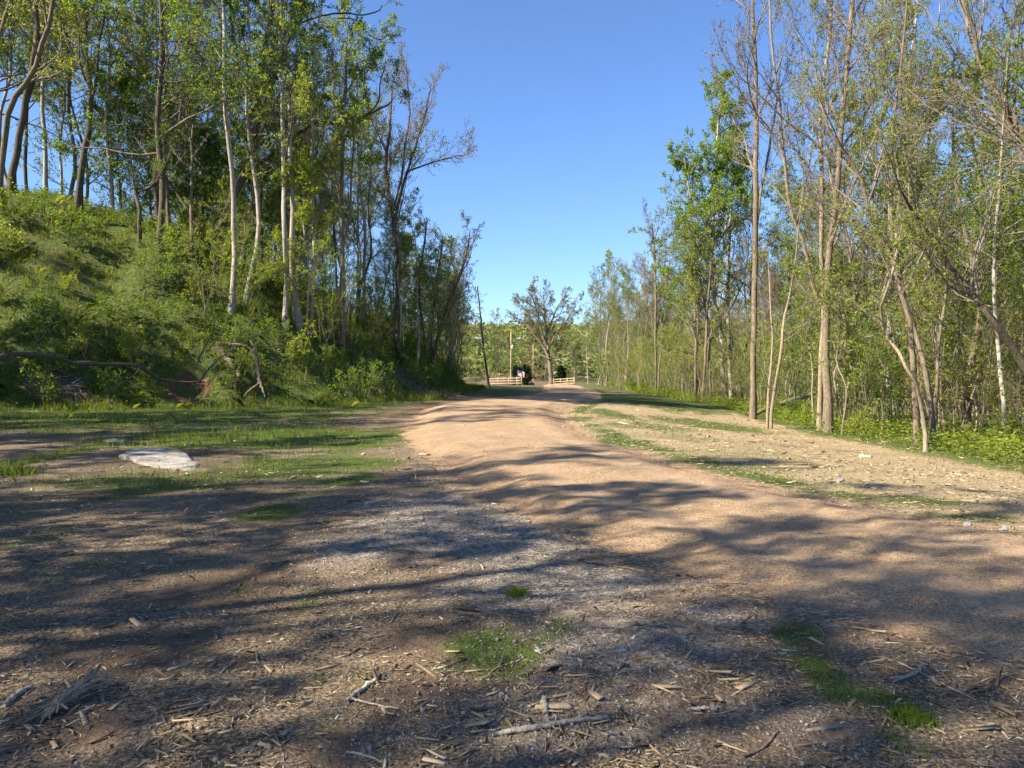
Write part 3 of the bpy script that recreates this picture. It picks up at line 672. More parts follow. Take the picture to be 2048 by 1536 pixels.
for i, (pp, lab) in enumerate([([(1390,797),(1391,700),(1388,600),(1380,520)], 'left stem of three thin stems left of the twin-stemmed leafy tree'),
                     ([(1405,798),(1411,714),(1414,620),(1420,560)], 'middle stem of three thin stems left of the twin-stemmed leafy tree'),
                     ([(1421,802),(1419,740),(1416,650),(1400,560)], 'right stem of three thin stems left of the twin-stemmed leafy tree')]):
    hero('slim_tree', lab, pp, [7,6,3], 'bare', 'bark_brown', 'leaf_lime', (), 2, 46+i, 56, {0: dict(cnt=9, l0=0.20, l1=0.39, t0=.35), 'leaves': dict(n=[4], size=.13)})
# the big spreading tree at the far end of the path
def oak():
    r = np.random.default_rng(55); b = np.array([*flat(1095, 765)[:0], 0, 0, 0]) if False else None
    Y = 142.0; x = (1097-CX)/F*Y; base = np.array([x, Y, float(terrain(x, Y))])
    def W(pts, w, le=0): 
        p, rr, _, _ = trace(pts, Y, w, base, le, 0, 3); p[:, 1] += np.linspace(0, 1, len(p))*r.uniform(-4, 4)*(len(pts) > 3); return p, rr
    m = W([(1101,770),(1100,735),(1097,712),(1093,690),(1092,660),(1090,620),(1088,585)], [12,10,9,7,5,2]); m[0][0, 2] = 0
    tr = [m, W([(1097,712),(1085,690),(1068,668),(1050,645),(1030,632)], [6,4,2]), W([(1095,700),(1105,680),(1122,655),(1140,630),(1150,610)], [6,4,2]),
          W([(1093,690),(1083,660),(1075,630),(1065,600),(1055,585)], [5,4,2]), W([(1092,670),(1103,645),(1112,620),(1125,598)], [5,4,2]),
          W([(1098,718),(1080,710),(1060,722),(1045,735)], [4,3,1.5]), W([(1098,718),(1120,715),(1138,710),(1150,700)], [4,3,1.5]), W([(1094,690),(1070,650),(1048,615),(1040,605)], [4,3,1.5])]
    sp = dict(levels=[dict(cnt=17, t0=.25, t1=.99, a0=28, a1=65, l0=.2, l1=.36, k=6, up=.06, wig=.15, rf=.6, sides=4, rmin=.03, tap=.3),
                      dict(cnt=8, t0=.2, t1=1, a0=25, a1=60, l0=.3, l1=.6, k=5, up=.05, wig=.17, rmin=.022), 
                      dict(cnt=6, t0=.2, t1=1, a0=25, a1=60, l0=.35, l1=.65, k=3, up=.03, wig=.2, rmin=.016)],
              leaves=dict(on=[2], n=[7], size=.17, flat=.4))
    place('oak_tree', meshes('oak', build(tr, sp, r, 8), 'bark_brown', 'bark_brown', 'leaf_olive'), base, 'big spreading round-crowned tree at the far end of the path')
oak()

# ------------------------------------------------------------------ the rest of the woods
def scatter(n, xr_, yr_, ok, mind, seed, taken=None):
    r = np.random.default_rng(seed); out = [] if taken is None else taken; new = []
    for _ in range(n*60):
        x = r.uniform(*xr_); y = r.uniform(*yr_)
        if not ok(x, y): continue
        if any((x-a)**2 + (y-b)**2 < mind*mind for a, b in out): continue
        out.append((x, y)); new.append((x, y))
        if len(new) >= n: break
    return new
def inview(x, y, m=3.0): return y > 2 and abs(x) < .665*y + m
LMK = {'left': [(-80, 'the left picture edge'), (158, 'the thick skyline trunk'), (280, 'the crooked crest tree'), (463, 'the leftmost pale trunk'), (600, 'the curved-base trunk'), (683, 'the sturdy grey-brown trunk'), (796, 'the forked bare tree'), (979, 'the thin leaning pole'), (1090, 'the big spreading tree')],
       'right': [(1100, 'the big spreading tree'), (1312, 'the lone slender tree'), (1454, 'the twin-stemmed tree'), (1506, 'the bare pole tree'), (1645, 'the pale forked trunk'), (1836, 'the dark leaning trunk'), (2011, 'the slim speckled trunk'), (2200, 'the right picture edge')]}
def between(side, x, y, cuts):
    p = CX + x/y*F; L = LMK[side]; i = int(np.clip(np.searchsorted([a for a, _ in L], p), 1, len(L)-1))
    row = 'front' if y < cuts[0] else 'middle' if y < cuts[1] else 'back'
    return f'{row} row between {L[i-1][1][4:]} and {L[i][1][4:]}'
def fill(pts, kinds, probs, name, label, group, seed, slo=.8, shi=1.2, zoff=-.05, side=None, cuts=(38, 55)):
    r = np.random.default_rng(seed)
    for x, y in pts:
        k = r.choice(kinds, p=probs); ms = LIB[k][r.integers(len(LIB[k]))]
        lb = label[k] if isinstance(label, dict) else label
        if side: lb = lb + ', ' + between(side, x, y, cuts)
        place(name[k] if isinstance(name, dict) else name, ms, (x, y, float(terrain(x, y))+zoff), lb,
              {'shrub': 'shrub', 'thicket': 'thicket', 'sapling': 'sapling', 'pole': 'sapling'}.get(k, 'tree'), group, r.uniform(0, 6.28), r.uniform(slo, shi))
NM = {'bigleafy': 'broad_tree', 'thicket': 'thicket', 'forest': 'forest_tree', 'leafy': 'leafy_tree', 'bare': 'bare_tree', 'sapling': 'sapling', 'pole': 'thin_sapling', 'shrub': 'shrub'}
def td(x, y): return float(toe(np.array(x), np.array(y))[0])
def px_of(x, y): return CX + x/y*F
tk = []
pl = scatter(64, (-50, 0), (30, 84), lambda x, y: inview(x, y) and td(x, y) < 24 and (not 430 < px_of(x, y) < 830 or int(x*131+y*71) % 5 < 2) and td(x, y) > ((5 + .28*max(y-50, 0)) if px_of(x, y) > 330 else 13.5), 2.2, 101, tk)
fill(pl, ['forest', 'leafy', 'bare', 'bigleafy'], [.66, .1, .2, .04], NM, {'forest': 'light-leaved tree', 'leafy': 'dense green tree', 'bare': 'leafless tree', 'bigleafy': 'broad green tree'}, 'trees on the rise behind the left bank', 102, .9, 1.25, side='left', cuts=(46, 62))
pl = scatter(55, (-22, 2), (33, 100), lambda x, y: inview(x, y) and td(x, y) > .8 and px_of(x, y) > 380, 1.2, 103, tk)
fill(pl, ['sapling', 'pole', 'leafy'], [.45, .4, .15], NM, {'sapling': 'leafy sapling', 'pole': 'thin pole sapling', 'leafy': 'small dense tree'}, 'saplings on the left bank', 104, .6, 1.1, side='left', cuts=(40, 52))
tk2 = []
pr = scatter(120, (10, 62), (16, 110), lambda x, y: inview(x, y) and x > xedge(y)+1.2, 2.0, 105, tk2)
fill(pr, ['forest', 'bare', 'leafy', 'bigleafy'], [.30, .52, .14, .04], NM, {'forest': 'light-leaved tree', 'leafy': 'dense green tree', 'bare': 'leafless tree', 'bigleafy': 'broad green tree'}, 'trees inside the right-hand woods', 106, .75, 1.15, side='right', cuts=(34, 56))
pr = scatter(110, (10, 40), (15, 110), lambda x, y: inview(x, y) and xedge(y)+.2 < x < xedge(y)+12, 1.0, 107, tk2)
fill(pr, ['sapling', 'pole'], [.4, .6], NM, {'sapling': 'leafy sapling', 'pole': 'thin pole sapling'}, 'saplings along the right wood edge', 108, .6, 1.15, side='right', cuts=(30, 50))
for px_i, Y_i, k_i, sc_i, lb in [(318, 37, 0, 1.1, 'broad dark-leaved tree arching over the crooked crest tree'),
                              (1720, 37, 1, .95, 'broad light-leaved tree behind the slender slanting stem at right'), (1935, 31, 1, .9, 'broad light-leaved tree behind the short slanting trunk at right')]:
    x = (px_i-CX)/F*Y_i; place('broad_tree', LIB['bigleafy'][k_i], (x, Y_i, float(terrain(x, Y_i))-.05), lb, 'tree', None, px_i*1.7, sc_i)
pt = scatter(75, (10, 34), (15, 100), lambda x, y: inview(x, y) and xedge(y)+.8 < x < xedge(y)+11, 1.3, 120)
fill(pt, ['thicket'], [1], NM, 'tangled leafy thicket', 'thickets in the right-hand woods', 121, .6, 1.15, side='right', cuts=(30, 50))
pe = scatter(36, (-14, 1), (46, 118), lambda x, y: 770 < px_of(x, y) < 992 and (1.2 if y < 68 else 3.0) < td(x, y) < 9, 1.2, 130, tk)
fill(pe, ['forest', 'bare', 'sapling', 'pole'], [.3, .3, .2, .2], NM, {'forest': 'light-leaved young tree', 'bare': 'bare young tree', 'sapling': 'bank-end leafy sapling', 'pole': 'bank-end thin sapling'}, 'young trees at the tapering end of the left bank', 131, .42, .66, side='left', cuts=(62, 80))
pq = scatter(16, (-11, 0), (56, 92), lambda x, y: 895 < px_of(x, y) < 988 and .8 < td(x, y) < 6, 1.0, 140, tk)
fill(pq, ['forest', 'bare', 'sapling'], [.35, .4, .25], NM, {'forest': 'wispy light-leaved tree', 'bare': 'wispy bare tree', 'sapling': 'wispy leafy sapling'}, 'wispy trees at the very end of the left bank', 141, .5, .72, side='left', cuts=(66, 78))
pt = scatter(50, (-24, 0), (30, 80), lambda x, y: inview(x, y) and .8 < td(x, y) < 12 and px_of(x, y) > (230 if td(x, y) < 6 else 400) and not (315 < px_of(x, y) < 445 and y < 34), 1.3, 122)
fill(pt, ['thicket'], [1], NM, 'tangled leafy thicket', 'thickets on the left bank', 123, .35, .8, side='left', cuts=(40, 52))
pf = scatter(40, (-30, 60), (165, 235), lambda x, y: abs(x - 2) < .6*y, 5, 109)
fill(pf, ['forest', 'bare', 'leafy'], [.5, .3, .2], NM, {k: f'distant {d} beyond the big spreading tree' for k, d in (('forest', 'light-leaved tree'), ('leafy', 'dense green tree'), ('bare', 'nearly leafless tree'))}, 'distant trees beyond the big spreading tree', 110, .7, 1.05)
pf = scatter(30, (12, 50), (100, 160), lambda x, y: x > xedge(y)+.5, 3, 111)
fill(pf, ['bare', 'forest', 'pole'], [.6, .25, .15], NM, {k: f'{d} at the far end of the right woods' for k, d in (('forest', 'light-leaved tree'), ('pole', 'thin sapling'), ('bare', 'bare grey tree'))}, 'trees at the far end of the right-hand woods', 112, .8, 1.1)
# trees beside and behind the camera, whose shade falls across the foreground
LIT = [(*flat(340, 930), 3.6), (*flat(1420, 1105), 1.5), (*flat(960, 960), 1.3), (*flat(930, 1170), 1.2), (*flat(230, 1310), 1.4), (*flat(1000, 815), 1.5), (*flat(1750, 1000), 1.5), (*flat(1980, 1330), 1.0)]
hd = sd[:2]/np.hypot(*sd[:2])
def gap(x, y):
    for a, b, w in LIT:
        dx, dy = x-a, y-b; al = dx*hd[0]+dy*hd[1]; pr_ = abs(dx*hd[1]-dy*hd[0])
        if 0 < al < 18 and pr_ < w*.75: return True
    return False
pb = [(-27, 27), (-31, 24), (-24, 21), (-34, 29), (-29, 19), (-37, 23), (-24.5, 26), (-10.5, -1.8), (-13.5, -4.2), (-9.0, -5.8), (-17.5, -5.5), (-12.0, .8), (-16.0, -9.5), (-7.2, -9.0)]
po = pb + scatter(42, (-30, -4), (-20, 24), lambda x, y: x < -.72*max(y, 0) - 5.5 - (2 if y < 0 else 0) and not gap(x, y), 2.1, 213, list(pb))
fill(po, ['forest', 'leafy', 'bare'], [.6, .25, .15], NM, {k: f'{d} left of the clearing, beyond the picture edge' for k, d in (('forest', 'tall light-leaved tree'), ('leafy', 'dense green tree'), ('bare', 'nearly leafless tree'))}, 'trees left of the clearing', 114, .85, 1.25)
# shrubs
ps = scatter(170, (-26, 0), (27, 66), lambda x, y: inview(x, y, 1) and .1 < td(x, y) < 10 and not (315 < px_of(x, y) < 445 and y < 33.5), .7, 115)
fill(ps, ['shrub'], [1], NM, 'low leafy shrub', 'shrubs on the left bank', 116, .6, 1.6, -.03, 'left', (33, 42))
ps = scatter(80, (10, 30), (14, 90), lambda x, y: inview(x, y, 1) and xedge(y)-.2 < x < xedge(y)+6, .7, 117)
fill(ps, ['shrub'], [1], NM, 'low leafy shrub', 'shrubs at the foot of the right-hand woods', 118, .5, 1.1, -.03, 'right', (26, 45))

# ------------------------------------------------------------------ ground cover (uncountable)
def screen_scatter(n, ymin, ymax, rng, kx=.8, mx=1.0):
    Y = 1/np.sqrt(rng.uniform(1/ymax**2, 1/ymin**2, n)) if False else 1/rng.uniform(1/ymax, 1/ymin, n)
    return rng.uniform(-1, 1, n)*(kx*Y+mx), Y
def blades(x, y, z, h, w, rng, lean=.5):
    n = len(x); a = rng.uniform(0, 6.28, n); d = np.stack([np.cos(a), np.sin(a), np.zeros(n)], 1)
    b = rng.uniform(0, 6.28, n); l = np.stack([np.cos(b), np.sin(b), np.zeros(n)], 1)
    p = np.stack([x, y, z], 1); hh = h[:, None]; ww = w[:, None]
    ln = (lean*rng.random(n))[:, None]
    mid = p + np.array([0, 0, 1])*hh*.55 + l*hh*ln*.35
    tip = p + np.array([0, 0, 1])*hh*(1-.35*ln) + l*hh*ln*1.1
    V = np.stack([p - d*ww, p + d*ww, mid + d*ww*.7, tip, mid - d*ww*.7], 1)
    I = np.arange(n*5).reshape(n, 5)
    return V.reshape(-1, 3), I
def make_blades(name, x, y, h, w, mat, seed, lean=.5, z=None):
    r = np.random.default_rng(seed)
    z = terrain(x, y) - .01 if z is None else z
    V, I = blades(x, y, z, h, w, r, lean)
    t = np.clip(.5 + .22*r.normal(size=len(x)) + .35*fbm(x/1.3, y/1.3, 71, 2), 0, 1)
    return mesh_np(name, V, I, M[mat], False, {'tint': ('FACE', t)})
r = np.random.default_rng(200)
x, y = screen_scatter(640000, 2.8, 60, r, .78, .8)
m = m_grass(x, y); keep = (r.random(len(x)) < np.clip(m-.08, 0, 1)**1.3*np.clip(y/9, .45, 1)) & (onpath(x, y) > .06) & (toe(x, y)[0] < 0) & (x < xedge(y)+1)
x, y = x[keep], y[keep]; sc_ = np.clip(y/9, .75, 3.0)
h = np.exp(r.normal(-3.5, .38, len(x)))*np.clip(sc_, 1, 2.2) * (1 + 1.4*((y > 11) & (x < -4)))
tag(link('grass', make_blades('grass', x, y, h, .0016*sc_*r.uniform(.7, 1.4, len(x)), 'blade', 201, .6)), 'short sparse green grass sprouting over the clearing', 'grass', kind='stuff')
# grass on the bank
nt_ = 18000; tx = r.uniform(-46, 1, nt_); ty = r.uniform(24, 75, nt_); d = toe(tx, ty)[0]
keep = (d > -1.5) & (d < 15) & ~((np.abs(tx+13.0) < .8) & (ty > 29.6) & (ty < 32.3)) & (np.abs(tx) < .70*ty+1) & (r.random(nt_) < np.clip(.62 + .7*fbm(tx/2.2, ty/2.2, 301, 3), .3, 1))
tx, ty = tx[keep], ty[keep]; nb = 17; big_ = r.uniform(.6, 1.5, len(tx))
x = np.repeat(tx, nb) + r.normal(size=len(tx)*nb)*.11*np.repeat(big_, nb); y = np.repeat(ty, nb) + r.normal(size=len(tx)*nb)*.11*np.repeat(big_, nb)
tag(link('bank_grass', make_blades('bank_grass', x, y, r.uniform(.2, .5, len(x))*np.repeat(big_, nb), r.uniform(.005, .011, len(x)), 'bankgrass', 202, 1.1)), 'long shaggy grass draped over the left bank', 'grass', kind='stuff')
# leafy ground cover under both woods
def cover(name, x, y, hgt, size, mat, label, seed):
    r = np.random.default_rng(seed); n = len(x)
    z = terrain(x, y) + r.random(n)**1.3*hgt
    p = np.stack([x, y, z], 1); a = r.uniform(0, 6.28, n)
    ax = nrm(np.stack([np.cos(a), np.sin(a), r.uniform(-.4, .5, n)], 1)); nn_ = nrm(np.array([0, 0, 1.]) + .5*r.normal(size=(n, 3)))
    wd = nrm(np.cross(ax, nn_)); s = (size*r.uniform(.6, 1.4, n))[:, None]
    V = np.stack([p, p+ax*s*.5+wd*s*.3, p+ax*s, p+ax*s*.5-wd*s*.3], 1).reshape(-1, 3)
    t = np.clip(.5+.25*r.normal(size=n)+.4*fbm(x/1.6, y/1.6, seed, 2), 0, 1)
    tag(link(name, mesh_np(name, V, np.arange(n*4).reshape(n, 4), M[mat], False, {'tint': ('FACE', t)})), label, 'ground cover', kind='stuff')
n = 150000; x = r.uniform(-40, 1, n); y = r.uniform(25, 72, n); d = toe(x, y)[0]
keep = (d > -.6) & (d < 16) & ~((np.abs(x+13.0) < .85) & (y > 29.6) & (y < 32.4)) & (np.abs(x) < .72*y+1) & (r.random(n) < np.clip(.2 + 1.3*(fbm(x/1.8, y/1.8, 303, 3)+.2), .12, 1))
cover('leafy_undergrowth', x[keep], y[keep], .5, .10, 'leaf_green', 'low broad-leaved plants matting the left bank', 204)
n = 105000; y = r.uniform(12, 75, n); x = xedge(y) + r.exponential(4.5, n) - .3
keep = (np.abs(x) < .72*y+1) & (r.random(n) < np.clip(.25 + 1.1*(fbm(x/1.5, y/1.5, 305, 3)+.25), .05, 1))
cover('leafy_undergrowth', x[keep], y[keep], .6, .095, 'leaf_lime', 'low broad-leaved plants matting the floor of the right-hand woods', 205)
# far wooded hill
n = 66000; x = r.uniform(-160, 160, n); y = r.uniform(235, 440, n)
cl_ = 4+5*vnoise(x/9, y/9, 401)+3*vnoise(x/4, y/4, 402); z = terrain(x, y) + cl_*r.random(n)**.4
a = r.uniform(0, 6.28, n); ax = nrm(np.stack([np.cos(a), np.sin(a), r.uniform(-.6, .6, n)], 1)); nn_ = nrm(r.normal(size=(n, 3))+np.array([0, -.5, .6]))
wd = nrm(np.cross(ax, nn_)); s = r.uniform(.8, 2.1, n)[:, None]; p = np.stack([x, y, z], 1)
V = np.stack([p-ax*s*.5, p+wd*s*.4, p+ax*s*.5, p-wd*s*.4], 1).reshape(-1, 3)
t = np.clip(.15 + .9*vnoise(x/8, y/8, 403) + .1*r.normal(size=n), 0, 1)
M['far_leaf'] = tint_mat('far_foliage', [(0,(.04,.06,.025)),(.4,(.13,.155,.055)),(.75,(.20,.23,.07)),(1,(.26,.24,.12))], .8, .3)
tag(link('far_forest', mesh_np('far_forest', V, np.arange(n*4).reshape(n, 4), M['far_leaf'], False, {'tint': ('FACE', t)})), 'spring-green forest covering the hill on the horizon', 'forest', kind='stuff')

# ------------------------------------------------------------------ chips, gravel, straw
def chip_geo(n, rng):
    """n unit chips (length 1): tapered splinters, 8 corners each"""
    q = np.array([(-.5,-1,-1),(-.5,1,-1),(-.5,1,1),(-.5,-1,1),(.5,-1,-1),(.5,1,-1),(.5,1,1),(.5,-1,1)], float)
    V = np.repeat(q[None], n, 0)
    V[:, :, 0] += rng.normal(size=(n, 8))*.09
    tp = rng.uniform(.25, 1.1, (n, 2)); V[:, :4, 1] *= tp[:, :1]; V[:, 4:, 1] *= tp[:, 1:]
    wd = (.03 + .16*rng.random(n)**2)[:, None]; th = rng.uniform(.015, .05, n)[:, None]
    V[:, :, 1] *= wd; V[:, :, 2] *= th*rng.uniform(.6, 1.3, (n, 8))
    V[:, :, 1] += (rng.uniform(-.5, .5, n)[:, None])*V[:, :, 0]**2
    return V
CQ = np.array([(0,3,2,1),(4,5,6,7),(0,1,5,4),(1,2,6,5),(2,3,7,6),(3,0,4,7)])
def orient(V, L, yaw, pitch, roll, p):
    V = V*L[:, None, None]
    c, s = np.cos(roll)[:, None], np.sin(roll)[:, None]; y, z = V[..., 1]*c-V[..., 2]*s, V[..., 1]*s+V[..., 2]*c; x = V[..., 0]
    c, s = np.cos(pitch)[:, None], np.sin(pitch)[:, None]; x, z = x*c-z*s, x*s+z*c
    c, s = np.cos(yaw)[:, None], np.sin(yaw)[:, None]; x, y = x*c-y*s, x*s+y*c
    return np.stack([x, y, z], -1) + p[:, None]
def gmesh(name, V, faces, mat, tint):
    n, k, _ = V.shape; Q = (np.arange(n)[:, None, None]*k + faces[None]).reshape(-1, faces.shape[1])
    return mesh_np(name, V.reshape(-1, 3), Q, M[mat], False, {'tint': ('FACE', np.repeat(tint, len(faces)))})
def gmesh3(name, V, mat, tint):
    n = len(V); o = np.arange(n)[:, None, None]*6
    T = (o + np.array([(0, 2, 1), (3, 4, 5)])[None]).reshape(-1, 3); Q = (o + np.array([(0, 1, 4, 3), (1, 2, 5, 4), (2, 0, 3, 5)])[None]).reshape(-1, 4)
    return mesh_np(name, V.reshape(-1, 3), [T, Q], M[mat], False, {'tint': ('FACE', np.concatenate([np.repeat(tint, 2), np.repeat(tint, 3)]))})
r = np.random.default_rng(300)
x, y = screen_scatter(80000, 2.7, 34, r, .8, .8)
keep = r.random(len(x)) < m_mulch(x, y)*np.clip(.85 + 2.2*fbm(x/.45, y/.45, 333, 3), .12, 1.3) + .05*(onpath(x, y) > .15)*(x < xright(y)); x, y = x[keep], y[keep]
n = len(x); Lc_ = np.exp(r.normal(-3.5, .58, n))*np.clip(y/7, .8, 1.8)
# 300 largest-looking near chips become things of their own
look = Lc_/y*((np.abs(x) < .64*y) & (y > 3.25) & (y < 9)); big_i = np.argsort(-look)[:290]
msk = np.ones(n, bool); msk[big_i] = False
xs, ys = x[msk], y[msk]; m_ = len(xs)
V = orient(chip_geo(m_, r)[:, [0, 1, 2, 4, 5, 6]], Lc_[msk], r.uniform(0, 6.28, m_), r.normal(0, .18, m_), r.normal(0, .35, m_), np.stack([xs, ys, terrain(xs, ys)+.006*np.clip(ys/6, 1, 2)], 1))
tag(link('wood_chips', gmesh3('wood_chips', V, 'chip', np.clip(r.normal(.5, .26, m_), 0, 1))), 'litter of small wood chips strewn over the clearing', 'wood chips', kind='stuff')
CH = []
CLM = [(*flat(a, b), t) for a, b, t in [(1100,1462,'the long bottom-centre stick'), (725,1390,'the short straight stick'), (1255,1140,'the thin reddish twig'), (1089,1420,'the upright pale stub'), (1825,1355,'the lower right grey stick'), (40,1400,'the bottom-left split stick'), (1530,1505,'the forked dark twig'), (725,1522,'the thin bottom-edge stick'), (1410,1426,'the flat pale stick'), (122,1420,'the frayed root piece'), (320,930,'the limestone slab'), (1830,1446,'the lower right grass tuft'), (1035,1192,'the lone grass tuft'), (530,1030,'the small left grass patch'), (480,1190,'the bare brown soil')]]
for i in range(14):
    CH.append(gmesh(f'wood_chip_{i}', chip_geo(1, r), CQ, 'chip', np.array([r.uniform(.2, .72)])))
for j in big_i:
    o = link('wood_chip', CH[r.integers(14)], None, (x[j], y[j], float(terrain(x[j], y[j]))+.008))
    l = float(min(Lc_[j]*1.15, .17)); o.scale = (l, l, l); o.rotation_euler = (r.normal(0, .3), r.normal(0, .15), r.uniform(0, 6.28))
    near = min(CLM, key=lambda q: (q[0]-x[j])**2 + (q[1]-y[j])**2); dd = math.hypot(near[0]-x[j], near[1]-y[j])
    sz = 'long' if l > .085 else 'mid-sized' if l > .06 else 'short'
    way = ('behind' if y[j] > near[1] else 'in front of') if abs(y[j]-near[1]) > abs(x[j]-near[0]) else ('right of' if x[j] > near[0] else 'left of')
    tag(o, f'{sz} wood chip {"close " if dd < .35 else "well "}{way} {near[2]}', 'wood chip', 'larger wood chips in the foreground')
OCT = np.array([(1,0,0),(-1,0,0),(0,1,0),(0,-1,0),(0,0,1),(0,0,-1)], float)
OF = np.array([(0,2,4),(2,1,4),(1,3,4),(3,0,4),(2,0,5),(1,2,5),(3,1,5),(0,3,5)])
def stones(name, x, y, s, z, mat, tint, label, rng):
    n = len(x); V = np.repeat(OCT[None], n, 0)*rng.uniform(.6, 1.2, (n, 6, 1)) + .18*rng.normal(size=(n, 6, 3)); V[..., 2] *= .6
    V = orient(V, s, rng.uniform(0, 6.28, n), rng.normal(0, .4, n), rng.normal(0, .4, n), np.stack([x, y, z], 1))
    tag(link(name, gmesh(name, V, OF, mat, tint)), label, 'gravel', kind='stuff')
x, y = screen_scatter(90000, 2.7, 26, r, .8, .8)
keep = (r.random(len(x)) < m_grey(x, y)*.75 + .06) & (onpath(x, y) > .0); x, y = x[keep], y[keep]; n = len(x)
s = np.exp(r.normal(-5.0, .42, n))*np.clip(y/6, .9, 2.2)
stones('grey_gravel', x, y, s, terrain(x, y)+s*.2, 'stone', np.clip(r.normal(.45, .2, n), 0, 1), 'loose grey gravel on the ground beside the path', r)
x, y = screen_scatter(42000, 2.7, 24, r, .8, .8); op_ = onpath(x, y); keep = (op_ < -.02) | ((r.random(len(x)) < .8*np.exp(-np.clip(op_, 0, 9)/.3)) & (x < xright(y)-.3)); x, y = x[keep], y[keep]; n = len(x)
s = np.exp(r.normal(-5.4, .42, n))*np.clip(y/6, .9, 2.0)
op_ = onpath(x, y); stones('tan_gravel', x, y, s, np.where(op_ < .1, np.maximum(pathz(x, y), terrain(x, y)), terrain(x, y))+s*.15, 'pstone', np.clip(r.normal(.5, .2, n), 0, 1), 'loose tan gravel covering the path', r)
x, y = screen_scatter(60000, 5, 45, r, .8, .8); keep = (r.random(len(x)) < m_straw(x, y)*.8) & (onpath(x, y) > .05); x, y = x[keep], y[keep]; n = len(x)
V = orient(chip_geo(n, r), np.exp(r.normal(-2.7, .4, n))*np.clip(y/12, .7, 2), r.uniform(0, 6.28, n), r.normal(0, .12, n), r.normal(0, .3, n), np.stack([x, y, terrain(x, y)+.01], 1))
tag(link('dry_straw', gmesh3('dry_straw', V[:, [0, 1, 2, 4, 5, 6]], 'straw', np.clip(r.normal(.55, .22, n), 0, 1))), 'pale dry straw and chips covering the clearing right of the path', 'straw', kind='stuff')

# ------------------------------------------------------------------ single things on the ground
def limb(name, label, polys, mat, cat, sides=7, seed=1, jag=.0):
    """a lying or arching branch: first polyline is the main piece, the others its side branches"""
    r = np.random.default_rng(seed); base = polys[0][0][0].copy(); e = empty(name, base); tag(e, label, cat)
    for i, (P, R) in enumerate(polys):
        P = np.asarray(P) - base; p, rr, L = resample(P, R, 18); rr = rr*(1+.12*r.normal(size=18))
        p[1:-1] += r.normal(size=(16, 3))*rr[1:-1, None]*.3
        V, Q = tube(p[None], rr[None], sides); caps = [Q, np.arange(sides)[None], np.arange(len(V)-sides, len(V))[None]]
        link('stem' if i == 0 else 'side_branch', mesh_np(name, V, caps, M[mat], True), e)
    return e
def gp(pts, dz=.0):
    P = np.array([ground(a, b) for a, b in pts]); P[:, 2] += dz; return P
def depthline(pts, y0, y1):
    ys = np.linspace(y0, y1, len(pts)); return np.array([pix(a, b, q) for (a, b), q in zip(pts, ys)])
limb('fallen_branch', 'long dark dead branch arching low in front of the left bank', [
  (depthline([(-90,740),(-40,728),(0,716),(26,706),(59,706),(79,713),(126,716),(158,728),(264,729),(293,743),(337,763),(410,764)], 22, 27.5), np.array([.12,.12,.12,.11,.11,.10,.09,.085,.075,.07,.055,.03])*.85),
  (depthline([(281,734),(264,754),(205,790)], 25.4, 24.6), [.025,.02,.01]),
  (depthline([(400,762),(440,716),(504,678),(560,650)], 27.4, 30), [.035,.03,.02,.012]),
  (depthline([(387,745),(404,704),(428,658),(425,628),(410,560)], 27.2, 28), [.03,.028,.022,.018,.01]),
  (depthline([(428,690),(500,693),(575,690)], 28, 30), [.02,.018,.01])], 'bark_dark', 'branch', 7, 61)
limb('dead_stump', 'bleached dead trunk on splayed roots at the foot of the left bank', [
  (depthline([(521,775),(517,740),(510,700),(500,680)], 31, 31.6), [.085,.075,.06,.03]), (depthline([(520,765),(498,782),(486,795)], 31, 30.6), [.05,.04,.02]),
  (depthline([(521,765),(526,780),(530,795)], 31, 30.5), [.045,.035,.02]), (depthline([(512,705),(485,690),(433,685)], 31.4, 32), [.04,.03,.02])], 'bark_brown', 'stump', 8, 62)
limb('fallen_log', 'pale weathered log lying down the slope beside the clay hollow', [(depthline([(433,690),(455,718),(482,755)], 33, 31.5), [.07,.085,.09])], 'bark_brown', 'log', 9, 63)
p0 = ground(1508, 836); p1 = pix(1775, 738, p0[1]+5)
limb('fallen_log', 'fallen trunk propped slantwise between the bare pole tree and the right woods', [(np.linspace(p0+np.array([-.2, .6, .05]), p1, 6), np.linspace(.13, .09, 6)),
  (np.array([p1+(p0-p1)*.35, p1+(p0-p1)*.35+np.array([.6, .2, .8])]), [.03, .012])], 'bark_brown', 'log', 8, 64)
def stick(label, pts, w, mat='dead', seed=1, dz=.5, name='stick', side=None):
    P = gp(pts); Y = P[0, 1]; rr = np.array(w)/F*Y/2; P[:, 2] += rr.mean()*dz*2
    pol = [(P, rr)]
    for s in (side or []): q = gp(s); q[:, 2] += rr.mean()*1.2; pol.append((q, [rr.mean()*.6, rr.mean()*.3]))
    return limb(name, label, pol, mat, 'stick', 6, seed)
stick('long pale peeled stick lying at the bottom centre of the foreground', [(985,1478),(1040,1470),(1100,1462),(1150,1452),(1215,1443)], [8,14,13,10,9], 'dead', 71, side=[[(1150,1452),(1178,1436)]])
stick('short straight pale stick left of the bottom centre', [(693,1412),(712,1394),(752,1370)], [7,10,10], 'dead', 72, side=[[(700,1408),(796,1428)]])
stick('thin reddish twig lying across the grey gravel near the path', [(1168,1128),(1220,1134),(1280,1146),(1345,1164)], [4,4,4,3], 'bark_brown', 73)
stick('upright pale stub standing in the foreground grass', [(1092,1440),(1089,1420),(1086,1400)], [10,12,9], 'dead', 74)
stick('grey stick pointing down right in the shaded lower right corner', [(1790,1370),(1835,1352),(1850,1335)], [6,8,5], 'dead', 75, side=[[(1800,1330),(1960,1410)]])
stick('thin dark stick beside the orange path edge at right', [(1730,1330),(1790,1345),(1830,1362)], [4,4,3], 'bark_brown', 76)
